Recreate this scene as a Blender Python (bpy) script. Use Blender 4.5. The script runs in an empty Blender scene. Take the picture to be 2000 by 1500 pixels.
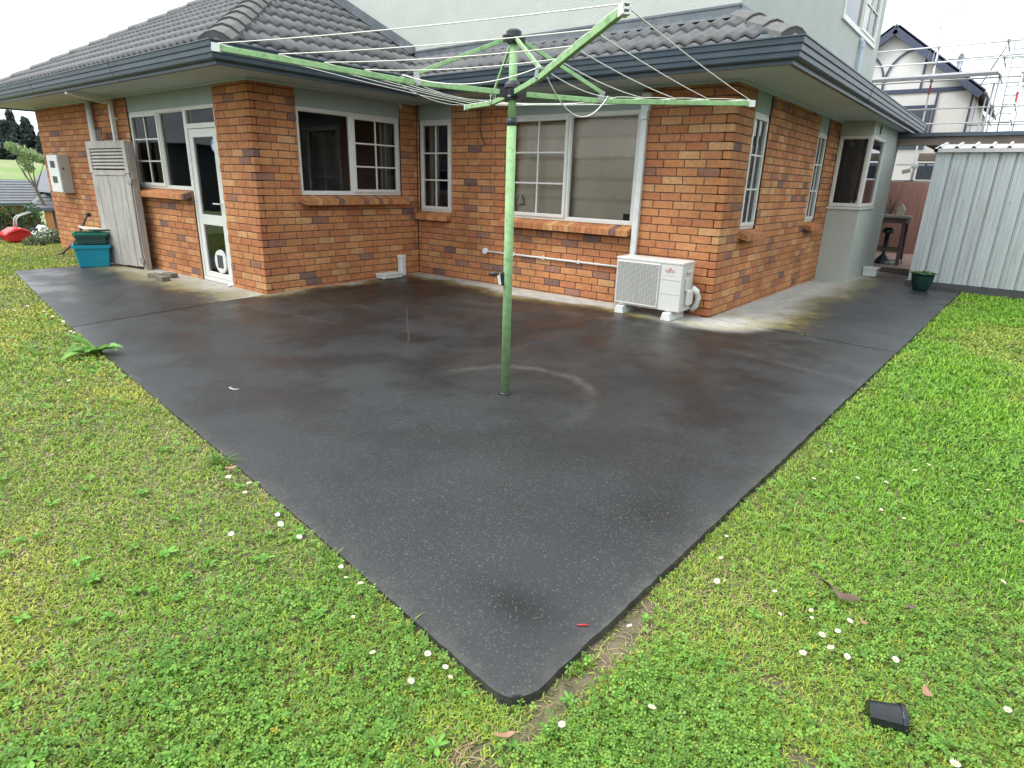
import bpy, bmesh, math, random
import numpy as np
from mathutils import Vector, Matrix
random.seed(7); RNG = np.random.default_rng(7)
scene = bpy.context.scene
PI = math.pi

# ------------------------------------------------------------------ camera
CAM = np.array([2.4184, -6.5743, 1.3533])
YAW, PITCH, ROLL, FPX = 0.664266, -0.318939, 0.029021, 1196.108
def cam_axes():
    cy, sy, cp, sp = math.cos(YAW), math.sin(YAW), math.cos(PITCH), math.sin(PITCH)
    cr, sr = math.cos(ROLL), math.sin(ROLL)
    f = np.array([-sy*cp, cy*cp, sp]); r = np.array([cy, sy, 0.0]); u = np.cross(r, f)
    return cr*r+sr*u, -sr*r+cr*u, f
CR, CU, CF = cam_axes()
cd = bpy.data.cameras.new('camera'); co = bpy.data.objects.new('camera', cd)
scene.collection.objects.link(co); scene.camera = co
cd.sensor_width = 36.0; cd.lens = 36.0*FPX/2000.0; cd.clip_start = 0.05; cd.clip_end = 3000
co.matrix_world = Matrix(((CR[0], CU[0], -CF[0], CAM[0]), (CR[1], CU[1], -CF[1], CAM[1]), (CR[2], CU[2], -CF[2], CAM[2]), (0, 0, 0, 1)))

# ------------------------------------------------------------------ sky and sun (bright overcast)
SUN_EL, SUN_AZ = math.radians(58), math.radians(215)      # azimuth clockwise from +Y
world = bpy.data.worlds.new('World'); scene.world = world; world.use_nodes = True
nt = world.node_tree; nt.nodes.clear()
sky = nt.nodes.new('ShaderNodeTexSky'); sky.sky_type = 'NISHITA'; sky.sun_disc = False
sky.sun_elevation = SUN_EL; sky.sun_rotation = SUN_AZ; sky.dust_density = 4.0; sky.air_density = 1.0; sky.ozone_density = 2.0
hs = nt.nodes.new('ShaderNodeHueSaturation'); hs.inputs['Saturation'].default_value = 0.35
tc = nt.nodes.new('ShaderNodeTexCoord')
cn = nt.nodes.new('ShaderNodeTexNoise'); cn.inputs['Scale'].default_value = 2.2; cn.inputs['Detail'].default_value = 5
cr_ = nt.nodes.new('ShaderNodeValToRGB')
cr_.color_ramp.elements[0].color = (6.0, 6.9, 7.6, 1); cr_.color_ramp.elements[0].position = 0.3
cr_.color_ramp.elements[1].color = (8.6, 9.2, 9.6, 1); cr_.color_ramp.elements[1].position = 0.65
mx = nt.nodes.new('ShaderNodeMixRGB'); mx.inputs[0].default_value = 0.8
bg = nt.nodes.new('ShaderNodeBackground'); bg.inputs['Strength'].default_value = 0.12
wo = nt.nodes.new('ShaderNodeOutputWorld')
nt.links.new(tc.outputs['Generated'], cn.inputs['Vector']); nt.links.new(cn.outputs['Fac'], cr_.inputs['Fac'])
nt.links.new(sky.outputs['Color'], hs.inputs['Color']); nt.links.new(hs.outputs['Color'], mx.inputs[1]); nt.links.new(cr_.outputs['Color'], mx.inputs[2])
nt.links.new(mx.outputs['Color'], bg.inputs['Color']); nt.links.new(bg.outputs['Background'], wo.inputs['Surface'])
sl = bpy.data.lights.new('sun', 'SUN'); sl.energy = 1.2; sl.angle = math.radians(25); sl.color = (1.0, 0.97, 0.92)
so = bpy.data.objects.new('sun', sl); scene.collection.objects.link(so)
sd = Vector((math.sin(SUN_AZ)*math.cos(SUN_EL), math.cos(SUN_AZ)*math.cos(SUN_EL), math.sin(SUN_EL)))
so.rotation_euler = sd.to_track_quat('Z', 'Y').to_euler(); so.location = (0, 0, 30)
vs = scene.view_settings; vs.view_transform = 'Standard'; vs.look = 'None'; vs.exposure = 1.22; vs.gamma = 1.0; vs.use_curve_mapping = False
scene.render.engine = 'CYCLES'
scene.cycles.max_bounces = 6; scene.cycles.diffuse_bounces = 3; scene.cycles.glossy_bounces = 3; scene.cycles.transmission_bounces = 3; scene.cycles.transparent_max_bounces = 8; scene.cycles.caustics_reflective = False; scene.cycles.caustics_refractive = False

# ------------------------------------------------------------------ helpers
COL = scene.collection
def zs(x, y):
    return -.015+.015*np.clip(y, -5.5, 0)-.007*np.clip(y, 0, 8)-.025*np.clip(x, 0, 1.9)
def lawn_z(x, y):
    z = zs(x, y)-.014-.026*sstep(.6, 1.5, x)
    z = z-.02*np.clip((y+5.4)*-.5, 0, 1)
    return z

class MB:
    """collects polygons; build() links them as ONE mesh object"""
    def __init__(s): s.v = []; s.f = []; s.m = []; s.M = None
    def add(s, verts, faces, mi=0):
        b = len(s.v)
        if s.M is not None: verts = [tuple(s.M @ Vector(p)) for p in verts]
        s.v.extend([tuple(p) for p in verts]); s.f.extend([tuple(b+i for i in f) for f in faces]); s.m.extend([mi]*len(faces)); return s
    def box(s, x0, x1, y0, y1, z0, z1, mi=0, bev=0.0):
        if bev <= 0:
            v = [(x, y, z) for z in (z0, z1) for y in (y0, y1) for x in (x0, x1)]
            return s.add(v, [(0, 2, 3, 1), (4, 5, 7, 6), (0, 1, 5, 4), (2, 6, 7, 3), (0, 4, 6, 2), (1, 3, 7, 5)], mi)
        b = bev; v = []; X = (x0, x1); Y = (y0, y1); Z = (z0, z1)
        for k in (0, 1):
            for j in (0, 1):
                for i in (0, 1):
                    dx, dy, dz = (b if i == 0 else -b), (b if j == 0 else -b), (b if k == 0 else -b)
                    v += [(X[i], Y[j]+dy, Z[k]+dz), (X[i]+dx, Y[j], Z[k]+dz), (X[i]+dx, Y[j]+dy, Z[k])]
        c = lambda i, j, k, a: ((k*2+j)*2+i)*3+a
        f = []
        for i in (0, 1):
            q = [c(i, 0, 0, 0), c(i, 1, 0, 0), c(i, 1, 1, 0), c(i, 0, 1, 0)]; f.append(q if i else q[::-1])
            q = [c(0, i, 0, 1), c(1, i, 0, 1), c(1, i, 1, 1), c(0, i, 1, 1)]; f.append(q[::-1] if i else q)
            q = [c(0, 0, i, 2), c(1, 0, i, 2), c(1, 1, i, 2), c(0, 1, i, 2)]; f.append(q if i else q[::-1])
        for i in (0, 1):
            for j in (0, 1):
                q = [c(i, j, 0, 0), c(i, j, 1, 0), c(i, j, 1, 1), c(i, j, 0, 1)]; f.append(q if (i ^ j) else q[::-1])
                q = [c(i, 0, j, 0), c(i, 1, j, 0), c(i, 1, j, 2), c(i, 0, j, 2)]; f.append(q[::-1] if (i ^ j) else q)
                q = [c(0, i, j, 1), c(1, i, j, 1), c(1, i, j, 2), c(0, i, j, 2)]; f.append(q if (i ^ j) else q[::-1])
        for k in (0, 1):
            for j in (0, 1):
                for i in (0, 1):
                    q = [c(i, j, k, 0), c(i, j, k, 1), c(i, j, k, 2)]; f.append(q if (i+j+k) % 2 else q[::-1])
        return s.add(v, f, mi)
    def tube(s, pts, r, n=8, mi=0, cap=True, r1=None):
        P = [Vector(p) for p in pts]; m = len(P); rings = []
        up = Vector((0, 0, 1)); t0 = (P[1]-P[0]).normalized()
        if abs(t0.dot(up)) > .95: up = Vector((0, 1, 0))
        for i in range(m):
            t = (P[min(i+1, m-1)]-P[max(i-1, 0)]).normalized()
            a = t.cross(up)
            if a.length < 1e-4: a = t.cross(Vector((1, 0, 0)))
            a.normalize(); b = a.cross(t)
            rr = r if r1 is None else r+(r1-r)*i/(m-1)
            rings.append([tuple(P[i]+a*rr*math.cos(2*PI*k/n)+b*rr*math.sin(2*PI*k/n)) for k in range(n)])
        v = [p for q in rings for p in q]; f = []
        for i in range(m-1):
            for k in range(n):
                k2 = (k+1) % n; f.append((i*n+k, i*n+k2, (i+1)*n+k2, (i+1)*n+k))
        if cap: f.append(tuple(range(n-1, -1, -1))); f.append(tuple((m-1)*n+k for k in range(n)))
        return s.add(v, f, mi)
    def bar(s, p0, p1, w, h, mi=0, up=(0, 0, 1)):
        p0, p1 = Vector(p0), Vector(p1); t = (p1-p0).normalized(); u = Vector(up)
        a = t.cross(u)
        if a.length < 1e-3: a = t.cross(Vector((0, 1, 0)))
        a.normalize(); b = a.cross(t); v = []
        for p in (p0, p1):
            for sa, sb in ((-1, -1), (1, -1), (1, 1), (-1, 1)): v.append(tuple(p+a*sa*w/2+b*sb*h/2))
        return s.add(v, [(0, 1, 2, 3)[::-1], (4, 5, 6, 7), (0, 1, 5, 4), (1, 2, 6, 5), (2, 3, 7, 6), (3, 0, 4, 7)], mi)
    def lathe(s, prof, c=(0, 0, 0), n=20, mi=0):
        v = []; f = []
        for r, z in prof:
            for k in range(n): v.append((c[0]+r*math.cos(2*PI*k/n), c[1]+r*math.sin(2*PI*k/n), c[2]+z))
        for i in range(len(prof)-1):
            for k in range(n):
                k2 = (k+1) % n; f.append((i*n+k, i*n+k2, (i+1)*n+k2, (i+1)*n+k))
        return s.add(v, f, mi)
    def prism(s, poly, ax, a0, a1, mi=0):
        """poly of 2-D points extruded along axis ax (0,1,2) between a0 and a1"""
        n = len(poly); v = []
        for a in (a0, a1):
            for p, q in poly: v.append({0: (a, p, q), 1: (p, a, q), 2: (p, q, a)}[ax])
        f = [tuple(range(n)), tuple(range(2*n-1, n-1, -1))]+[(i, i+n, (i+1) % n+n, (i+1) % n) for i in range(n)]
        return s.add(v, f, mi)
    def quad(s, a, b, c, d, mi=0): return s.add([a, b, c, d], [(0, 1, 2, 3)], mi)
    def mesh(s, name, mats, smooth=False):
        me = bpy.data.meshes.new(name); me.from_pydata(s.v, [], s.f)
        mats = mats if isinstance(mats, (list, tuple)) else [mats]
        for m in mats: me.materials.append(m)
        if len(mats) > 1: me.polygons.foreach_set('material_index', s.m)
        if smooth: me.polygons.foreach_set('use_smooth', [True]*len(me.polygons))
        me.update(); return me
    def build(s, name, mats, parent=None, smooth=False, fix=True):
        me = s.mesh(name, mats, smooth)
        if fix:
            bm = bmesh.new(); bm.from_mesh(me); bmesh.ops.recalc_face_normals(bm, faces=bm.faces); bm.to_mesh(me); bm.free()
        return link(name, me, parent)
def link(name, data, parent=None):
    o = bpy.data.objects.new(name, data); COL.objects.link(o)
    if parent is not None: adopt(o, parent)
    return o
WLOC = {}
def adopt(o, parent):
    o.parent = parent
    o.matrix_parent_inverse = Matrix.Translation(-Vector(WLOC.get(parent.name, (0, 0, 0))))
def thing(name, label, cat, loc=(0, 0, 0), group=None):
    o = bpy.data.objects.new(name, None); COL.objects.link(o); o.location = loc; o.empty_display_size = .1
    WLOC[o.name] = tuple(loc); tag(o, label, cat, group); return o
def tag(o, label, cat, group=None):
    o['label'] = label; o['category'] = cat
    if group: o['group'] = group
    return o
def struct(o): o['kind'] = 'structure'; return o
def stuff(o): o['kind'] = 'stuff'; return o
def soften(o, w=.004, seg=2):
    b = o.modifiers.new('bevel', 'BEVEL'); b.width = w; b.segments = seg; b.limit_method = 'ANGLE'; b.angle_limit = math.radians(40); return o
def nmesh(name, V, F, mats, colors=None, smooth=False, mi=None):
    """fast mesh from numpy: V (n,3), F list of (k, idx array (m,k))"""
    me = bpy.data.meshes.new(name); me.vertices.add(len(V)); me.vertices.foreach_set('co', np.asarray(V, np.float32).ravel())
    loops = np.concatenate([f.ravel() for f in F]).astype(np.int32)
    sizes = np.concatenate([np.full(len(f), f.shape[1]) for f in F]).astype(np.int32)
    me.loops.add(len(loops)); me.loops.foreach_set('vertex_index', loops)
    me.polygons.add(len(sizes)); me.polygons.foreach_set('loop_start', np.concatenate([[0], np.cumsum(sizes)[:-1]]).astype(np.int32))
    try: me.polygons.foreach_set('loop_total', sizes)
    except Exception: pass
    if smooth: me.polygons.foreach_set('use_smooth', np.ones(len(sizes), bool))
    for m in (mats if isinstance(mats, (list, tuple)) else [mats]): me.materials.append(m)
    if mi is not None: me.polygons.foreach_set('material_index', mi.astype(np.int32))
    if colors is not None:
        at = me.color_attributes.new('col', 'FLOAT_COLOR', 'POINT'); c = np.ones((len(V), 4), np.float32); c[:, :3] = colors; at.data.foreach_set('color', c.ravel())
    me.update(); me.validate(); return me
# value noise for laying out stains and plants
_perm = np.random.default_rng(3).random((256, 256))
def vnoise(x, y):
    xi = np.floor(x).astype(int); yi = np.floor(y).astype(int); fx = x-xi; fy = y-yi
    fx = fx*fx*(3-2*fx); fy = fy*fy*(3-2*fy); g = lambda a, b: _perm[a % 256, b % 256]
    return (g(xi, yi)*(1-fx)+g(xi+1, yi)*fx)*(1-fy)+(g(xi, yi+1)*(1-fx)+g(xi+1, yi+1)*fx)*fy
def fbm(x, y, o=4):
    s = 0; a = .5; t = 0
    for i in range(o): s = s+a*vnoise(x*2**i+17*i, y*2**i+31*i); t += a; a *= .55
    return s/t
def sstep(a, b, x):
    t = np.clip((x-a)/(b-a), 0, 1); return t*t*(3-2*t)

# ------------------------------------------------------------------ materials
def mat(name, base, rough=.6, metal=0.0, var=.18, scale=8.0, bump=0.0, bscale=60.0, spec=.5, grime=None, gscale=3.0, gamt=.4, stretch=None, bdist=.004):
    m = bpy.data.materials.new(name); m.use_nodes = True; t = m.node_tree; b = t.nodes['Principled BSDF']
    b.inputs['Roughness'].default_value = rough; b.inputs['Metallic'].default_value = metal
    b.inputs['Specular IOR Level'].default_value = spec
    geo = t.nodes.new('ShaderNodeNewGeometry'); vec = geo.outputs['Position']
    if stretch:
        mp = t.nodes.new('ShaderNodeMapping'); mp.inputs['Scale'].default_value = stretch; t.links.new(vec, mp.inputs['Vector']); vec = mp.outputs['Vector']
    n = t.nodes.new('ShaderNodeTexNoise'); n.inputs['Scale'].default_value = scale; n.inputs['Detail'].default_value = 3; n.inputs['Roughness'].default_value = .65
    t.links.new(vec, n.inputs['Vector'])
    r = t.nodes.new('ShaderNodeValToRGB'); e = r.color_ramp.elements
    e[0].position = .28; e[1].position = .72
    e[0].color = (*[c*(1-var) for c in base], 1); e[1].color = (*[min(1, c*(1+var)) for c in base], 1)
    t.links.new(n.outputs['Fac'], r.inputs['Fac']); col = r.outputs['Color']
    if grime:
        g = t.nodes.new('ShaderNodeTexNoise'); g.inputs['Scale'].default_value = gscale; g.inputs['Detail'].default_value = 4; g.inputs['Roughness'].default_value = .7
        t.links.new(vec, g.inputs['Vector'])
        gr = t.nodes.new('ShaderNodeMapRange'); gr.inputs[1].default_value = .5; gr.inputs[2].default_value = .72; gr.inputs[4].default_value = gamt
        t.links.new(g.outputs['Fac'], gr.inputs[0])
        mm = t.nodes.new('ShaderNodeMixRGB'); t.links.new(gr.outputs[0], mm.inputs[0]); t.links.new(col, mm.inputs[1]); mm.inputs[2].default_value = (*grime, 1); col = mm.outputs['Color']
    t.links.new(col, b.inputs['Base Color'])
    if bump > 0:
        n2 = t.nodes.new('ShaderNodeTexNoise'); n2.inputs['Scale'].default_value = bscale; n2.inputs['Detail'].default_value = 2; t.links.new(vec, n2.inputs['Vector'])
        bp = t.nodes.new('ShaderNodeBump'); bp.inputs['Strength'].default_value = bump; bp.inputs['Distance'].default_value = bdist
        t.links.new(n2.outputs['Fac'], bp.inputs['Height']); t.links.new(bp.outputs['Normal'], b.inputs['Normal'])
    return m
M = {}
BR = [(.50, .215, .086), (.53, .250, .105), (.46, .182, .080), (.56, .305, .138), (.48, .205, .088), (.42, .160, .072), (.30, .150, .098), (.20, .118, .096)]
BRW = [.25, .18, .17, .09, .15, .09, .045, .025]
for i, c in enumerate(BR):
    M['brick%d' % i] = mat('brick_clay_%d' % i, c, .82, var=.2, scale=22, bump=.5, bscale=140, spec=.3, grime=tuple(v*.5 for v in c), gscale=9, gamt=.35, bdist=.003)
def broad(m, sc=1.3, lo=.80, hi=1.14):
    t = m.node_tree; b = t.nodes['Principled BSDF']; src = b.inputs['Base Color'].links[0].from_socket
    g = t.nodes.new('ShaderNodeNewGeometry'); n = t.nodes.new('ShaderNodeTexNoise'); n.inputs['Scale'].default_value = sc; n.inputs['Detail'].default_value = 4; t.links.new(g.outputs['Position'], n.inputs['Vector'])
    r = t.nodes.new('ShaderNodeValToRGB'); e = r.color_ramp.elements; e[0].position = .35; e[1].position = .65; e[0].color = (lo, lo*.97, lo*.95, 1); e[1].color = (hi, hi, hi*1.02, 1); t.links.new(n.outputs['Fac'], r.inputs['Fac'])
    x = t.nodes.new('ShaderNodeMixRGB'); x.blend_type = 'MULTIPLY'; x.inputs[0].default_value = 1; t.links.new(src, x.inputs[1]); t.links.new(r.outputs['Color'], x.inputs[2]); t.links.new(x.outputs['Color'], b.inputs['Base Color'])
BM = [M['brick%d' % i] for i in range(8)]
for m in BM: broad(m)
M['mortar'] = mat('mortar', (.12, .092, .076), .95, var=.3, scale=30, bump=.5, bscale=160)
M['stucco'] = mat('sage_stucco', (.47, .50, .455), .9, var=.05, scale=2.5, bump=.9, bscale=120, grime=(.36, .42, .36), gscale=1.3, gamt=.25, bdist=.006)
M['panel'] = mat('sage_panel', (.36, .42, .405), .8, var=.05, scale=4, bump=.15, bscale=90)
M['soffit'] = mat('soffit_paint', (.50, .58, .66), .7, var=.05, scale=3, bump=.1, bscale=200)
M['white'] = mat('white_aluminium', (.70, .695, .65), .38, var=.04, scale=6, grime=(.5, .48, .4), gscale=14, gamt=.25)
M['upvc'] = mat('white_plastic', (.70, .715, .70), .4, var=.05, scale=6, grime=(.45, .44, .38), gscale=7, gamt=.35)
M['acwhite'] = mat('appliance_white', (.62, .615, .575), .42, var=.04, scale=5, grime=(.45, .42, .34), gscale=6, gamt=.3, stretch=(1, 1, .35))
M['acgrey'] = mat('appliance_dark', (.06, .065, .065), .7)
M['gutter'] = mat('slate_gutter', (.055, .078, .100), .42, var=.12, scale=3, grime=(.09, .11, .12), gscale=4, gamt=.6)
M['tile'] = mat('roof_tile', (.118, .120, .124), .8, var=.22, scale=9, bump=.3, bscale=160, grime=(.19, .185, .175), gscale=5, gamt=.5)
M['tile2'] = mat('roof_tile_pale', (.140, .138, .138), .8, var=.22, scale=9, bump=.3, bscale=160, grime=(.10, .10, .09), gscale=5, gamt=.5)
M['ridge'] = mat('ridge_cap', (.135, .134, .132), .8, var=.15, scale=8, bump=.3, bscale=150, grime=(.20, .18, .13), gscale=6, gamt=.35)
M['flash'] = mat('flashing', (.12, .14, .155), .45, metal=.2, var=.2, scale=5, grime=(.25, .26, .26), gscale=6, gamt=.4)
M['green'] = mat('green_paint', (.29, .48, .22), .68, var=.12, scale=14, grime=(.10, .20, .08), gscale=26, gamt=.75, bump=.2)
M['black'] = mat('black_plastic', (.018, .02, .024), .38, var=.2, scale=15)
M['cord'] = mat('white_cord', (.78, .77, .70), .5, var=.06, scale=30)
M['cordold'] = mat('stained_cord', (.55, .45, .22), .6, var=.2, scale=30)
M['galv'] = mat('galvanised', (.42, .43, .43), .42, metal=.7, var=.2, scale=14)
M['wood'] = mat('weathered_wood', (.40, .375, .34), .85, var=.25, scale=5, stretch=(9, 9, .7), bump=.35, bscale=22, grime=(.2, .19, .17), gscale=1.6, gamt=.7)
M['wooddk'] = mat('dark_wood', (.13, .10, .085), .8, var=.3, scale=6, stretch=(7, 7, .8), bump=.2, bscale=20)
M['beam'] = mat('old_beam', (.21, .165, .13), .85, var=.35, scale=3, stretch=(.6, 6, 6), grime=(.32, .31, .28), gscale=1.4, gamt=.6)
M['fencegrey'] = mat('grey_fence', (.040, .045, .050), .85, var=.2, scale=5)
M['darkwall'] = mat('dark_house_wall', (.05, .058, .066), .9)
M['fence'] = mat('stained_fence', (.30, .16, .13), .8, var=.3, scale=4, stretch=(9, 9, .8), grime=(.10, .065, .05), gscale=2, gamt=.6)
M['deck'] = mat('deck_board', (.36, .24, .19), .75, var=.25, scale=4, stretch=(6, .8, 6), grime=(.22, .19, .17), gscale=2, gamt=.6)
M['teal'] = mat('teal_plastic', (.008, .26, .36), .42, var=.1, scale=5)
M['greenplastic'] = mat('green_plastic', (.012, .20, .12), .42, var=.1, scale=5)
M['dkgreen'] = mat('dark_green_plastic', (.012, .055, .05), .45, var=.15, scale=6)
M['cream'] = mat('cream_plastic', (.66, .62, .50), .5, var=.08)
M['red'] = mat('red_plastic', (.62, .03, .03), .4, var=.08)
M['potgreen'] = mat('glazed_pot', (.012, .045, .038), .22, var=.25, scale=8)
M['shed'] = mat('zinc_sheet', (.46, .50, .51), .5, metal=.1, var=.08, scale=3, stretch=(6, 6, .4), grime=(.30, .31, .29), gscale=2, gamt=.6)
M['shedroof'] = mat('shed_roof_sheet', (.50, .49, .48), .5, var=.1, scale=6)
M['metergrey'] = mat('meter_grey', (.42, .42, .39), .5, var=.06)
M['roomshade'] = mat('painted_room_shade', (.018, .021, .026), .9)  # near black, puts the shade of the bay interior into the colour
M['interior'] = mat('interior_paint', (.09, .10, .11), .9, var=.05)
M['linen'] = mat('linen_blind', (.74, .61, .47), .9, var=.1, scale=3, bump=.5, bscale=35, stretch=(1, 1, .5), bdist=.01)
M['curtain'] = mat('curtain', (.33, .30, .26), .9, var=.1, scale=3)
M['nbwall'] = mat('cream_render', (.68, .66, .63), .9, var=.04, scale=3)
M['nbtrim'] = mat('blue_trim', (.055, .065, .11), .6, var=.1)
M['nbroof'] = mat('grey_roof', (.14, .145, .155), .7, var=.2, scale=4)
M['nbgarage'] = mat('garage_dark', (.07, .085, .11), .6)
M['nbbrick'] = mat('neighbour_brick', (.45, .19, .08), .9, var=.2, scale=20)
M['paleblue'] = mat('grey_dish', (.32, .35, .42), .5)
M['trunk'] = mat('bark', (.14, .11, .085), .9, var=.3, scale=12)
M['scred'] = mat('red_band', (.55, .06, .05), .5)
M['oldbrick'] = mat('mossy_brick', (.16, .135, .105), .9, var=.3, scale=20, bump=.4, grime=(.12, .14, .06), gscale=14, gamt=.5)
M['deadleaf'] = mat('dead_leaf', (.30, .17, .10), .8, var=.3, scale=30)
M['darkleaf'] = mat('dark_dead_leaf', (.12, .08, .055), .8, var=.3, scale=40)
M['daisy'] = mat('daisy_petal', (.80, .80, .78), .7, var=.04)
M['daisyc'] = mat('daisy_centre', (.62, .42, .03), .7)
M['sticker'] = mat('sticker_blue', (.12, .30, .55), .4, var=.5, scale=60)
M['logo'] = mat('logo_red', (.55, .06, .05), .5, var=.05)
M['greytext'] = mat('grey_print', (.35, .35, .34), .5, var=.05)
M['twig'] = mat('dry_straw', (.45, .33, .18), .8, var=.25, scale=40)
def glass_mat():
    m = bpy.data.materials.new('window_glass'); m.use_nodes = True; t = m.node_tree; t.nodes.clear()
    o = t.nodes.new('ShaderNodeOutputMaterial'); mixs = t.nodes.new('ShaderNodeMixShader'); tr = t.nodes.new('ShaderNodeBsdfTransparent'); tr.inputs[0].default_value = (.93, .95, .95, 1)
    gl = t.nodes.new('ShaderNodeBsdfGlossy'); gl.inputs['Roughness'].default_value = .015
    fr = t.nodes.new('ShaderNodeFresnel'); fr.inputs['IOR'].default_value = 1.68
    n = t.nodes.new('ShaderNodeTexNoise'); n.inputs['Scale'].default_value = 2.0
    geo = t.nodes.new('ShaderNodeNewGeometry'); t.links.new(geo.outputs['Position'], n.inputs['Vector'])
    bp = t.nodes.new('ShaderNodeBump'); bp.inputs['Strength'].default_value = .02; bp.inputs['Distance'].default_value = .05
    t.links.new(n.outputs['Fac'], bp.inputs['Height']); t.links.new(bp.outputs['Normal'], gl.inputs['Normal'])
    t.links.new(fr.outputs[0], mixs.inputs[0]); t.links.new(tr.outputs[0], mixs.inputs[1]); t.links.new(gl.outputs[0], mixs.inputs[2]); t.links.new(mixs.outputs[0], o.inputs[0])
    return m
M['glass'] = glass_mat()
def leaf_mat(name, rough=.55, trans=.35, tint=(1, 1, 1)):
    m = bpy.data.materials.new(name); m.use_nodes = True; t = m.node_tree; b = t.nodes['Principled BSDF']; o = t.nodes['Material Output']
    a = t.nodes.new('ShaderNodeVertexColor'); a.layer_name = 'col'
    b.inputs['Roughness'].default_value = rough; b.inputs['Specular IOR Level'].default_value = .35
    t.links.new(a.outputs['Color'], b.inputs['Base Color'])
    tl = t.nodes.new('ShaderNodeBsdfTranslucent'); t.links.new(a.outputs['Color'], tl.inputs['Color'])
    ms = t.nodes.new('ShaderNodeMixShader'); ms.inputs[0].default_value = trans
    t.links.new(b.outputs[0], ms.inputs[1]); t.links.new(tl.outputs[0], ms.inputs[2]); t.links.new(ms.outputs[0], o.inputs['Surface'])
    return m
M['leaf'] = leaf_mat('leaf'); M['grass'] = leaf_mat('grass_blade', .6, .3)

# ------------------------------------------------------------------ the setting: ground and concrete
def ground_h(x, y):
    z = lawn_z(x, y)
    drop = np.clip((-12.6-x)/6.0, 0, 1); z = z-.75*drop*drop
    z = z-2.4*sstep(-18, -48, x)
    z = z+7.2*sstep(-95, -260, x)+10*sstep(-260, -600, x)
    z = z+.02*(fbm(x*1.3, y*1.3)-.5)
    return z
def axis(lo, hi, step, far, g=1.35):
    a = list(np.arange(lo, hi, step)); s = step; v = lo; pre = []
    while v > -far: s *= g; v -= s; pre.append(v)
    s = step; v = a[-1]; post = []
    while v < far: s *= g; v += s; post.append(v)
    return np.array(pre[::-1]+a+post)
def soil_mat():
    m = mat('soil_under_grass', (.14, .112, .068), .95, var=.4, scale=14, bump=.8, bscale=60, grime=(.10, .12, .04), gscale=2.2, gamt=.6, bdist=.02)
    t = m.node_tree; b = t.nodes['Principled BSDF']; src = b.inputs['Base Color'].links[0].from_socket
    geo = t.nodes.new('ShaderNodeNewGeometry'); sp = t.nodes.new('ShaderNodeSeparateXYZ'); t.links.new(geo.outputs['Position'], sp.inputs[0])
    mr = t.nodes.new('ShaderNodeMapRange'); mr.inputs[1].default_value = -13; mr.inputs[2].default_value = -30; t.links.new(sp.outputs['X'], mr.inputs[0])
    n = t.nodes.new('ShaderNodeTexNoise'); n.inputs['Scale'].default_value = .06; n.inputs['Detail'].default_value = 8; t.links.new(geo.outputs['Position'], n.inputs['Vector'])
    r = t.nodes.new('ShaderNodeValToRGB'); r.color_ramp.elements[0].color = (.15, .23, .06, 1); r.color_ramp.elements[1].color = (.23, .25, .11, 1); r.color_ramp.elements[0].position = .4; r.color_ramp.elements[1].position = .6
    t.links.new(n.outputs['Fac'], r.inputs['Fac'])
    x = t.nodes.new('ShaderNodeMixRGB'); t.links.new(mr.outputs[0], x.inputs[0]); t.links.new(src, x.inputs[1]); t.links.new(r.outputs['Color'], x.inputs[2]); t.links.new(x.outputs['Color'], b.inputs['Base Color'])
    return m
gx = axis(-16, 8, .25, 900); gy = axis(-13, 12, .25, 900)
GX, GY = np.meshgrid(gx, gy); V = np.stack([GX, GY, ground_h(GX, GY)], -1).reshape(-1, 3); nx, ny = len(gx), len(gy)
idx = (np.arange(ny-1)[:, None]*nx+np.arange(nx-1)[None, :]).ravel()
struct(link('ground', nmesh('ground', V, [np.stack([idx, idx+1, idx+nx+1, idx+nx], 1)], soil_mat(), smooth=True)))

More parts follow.
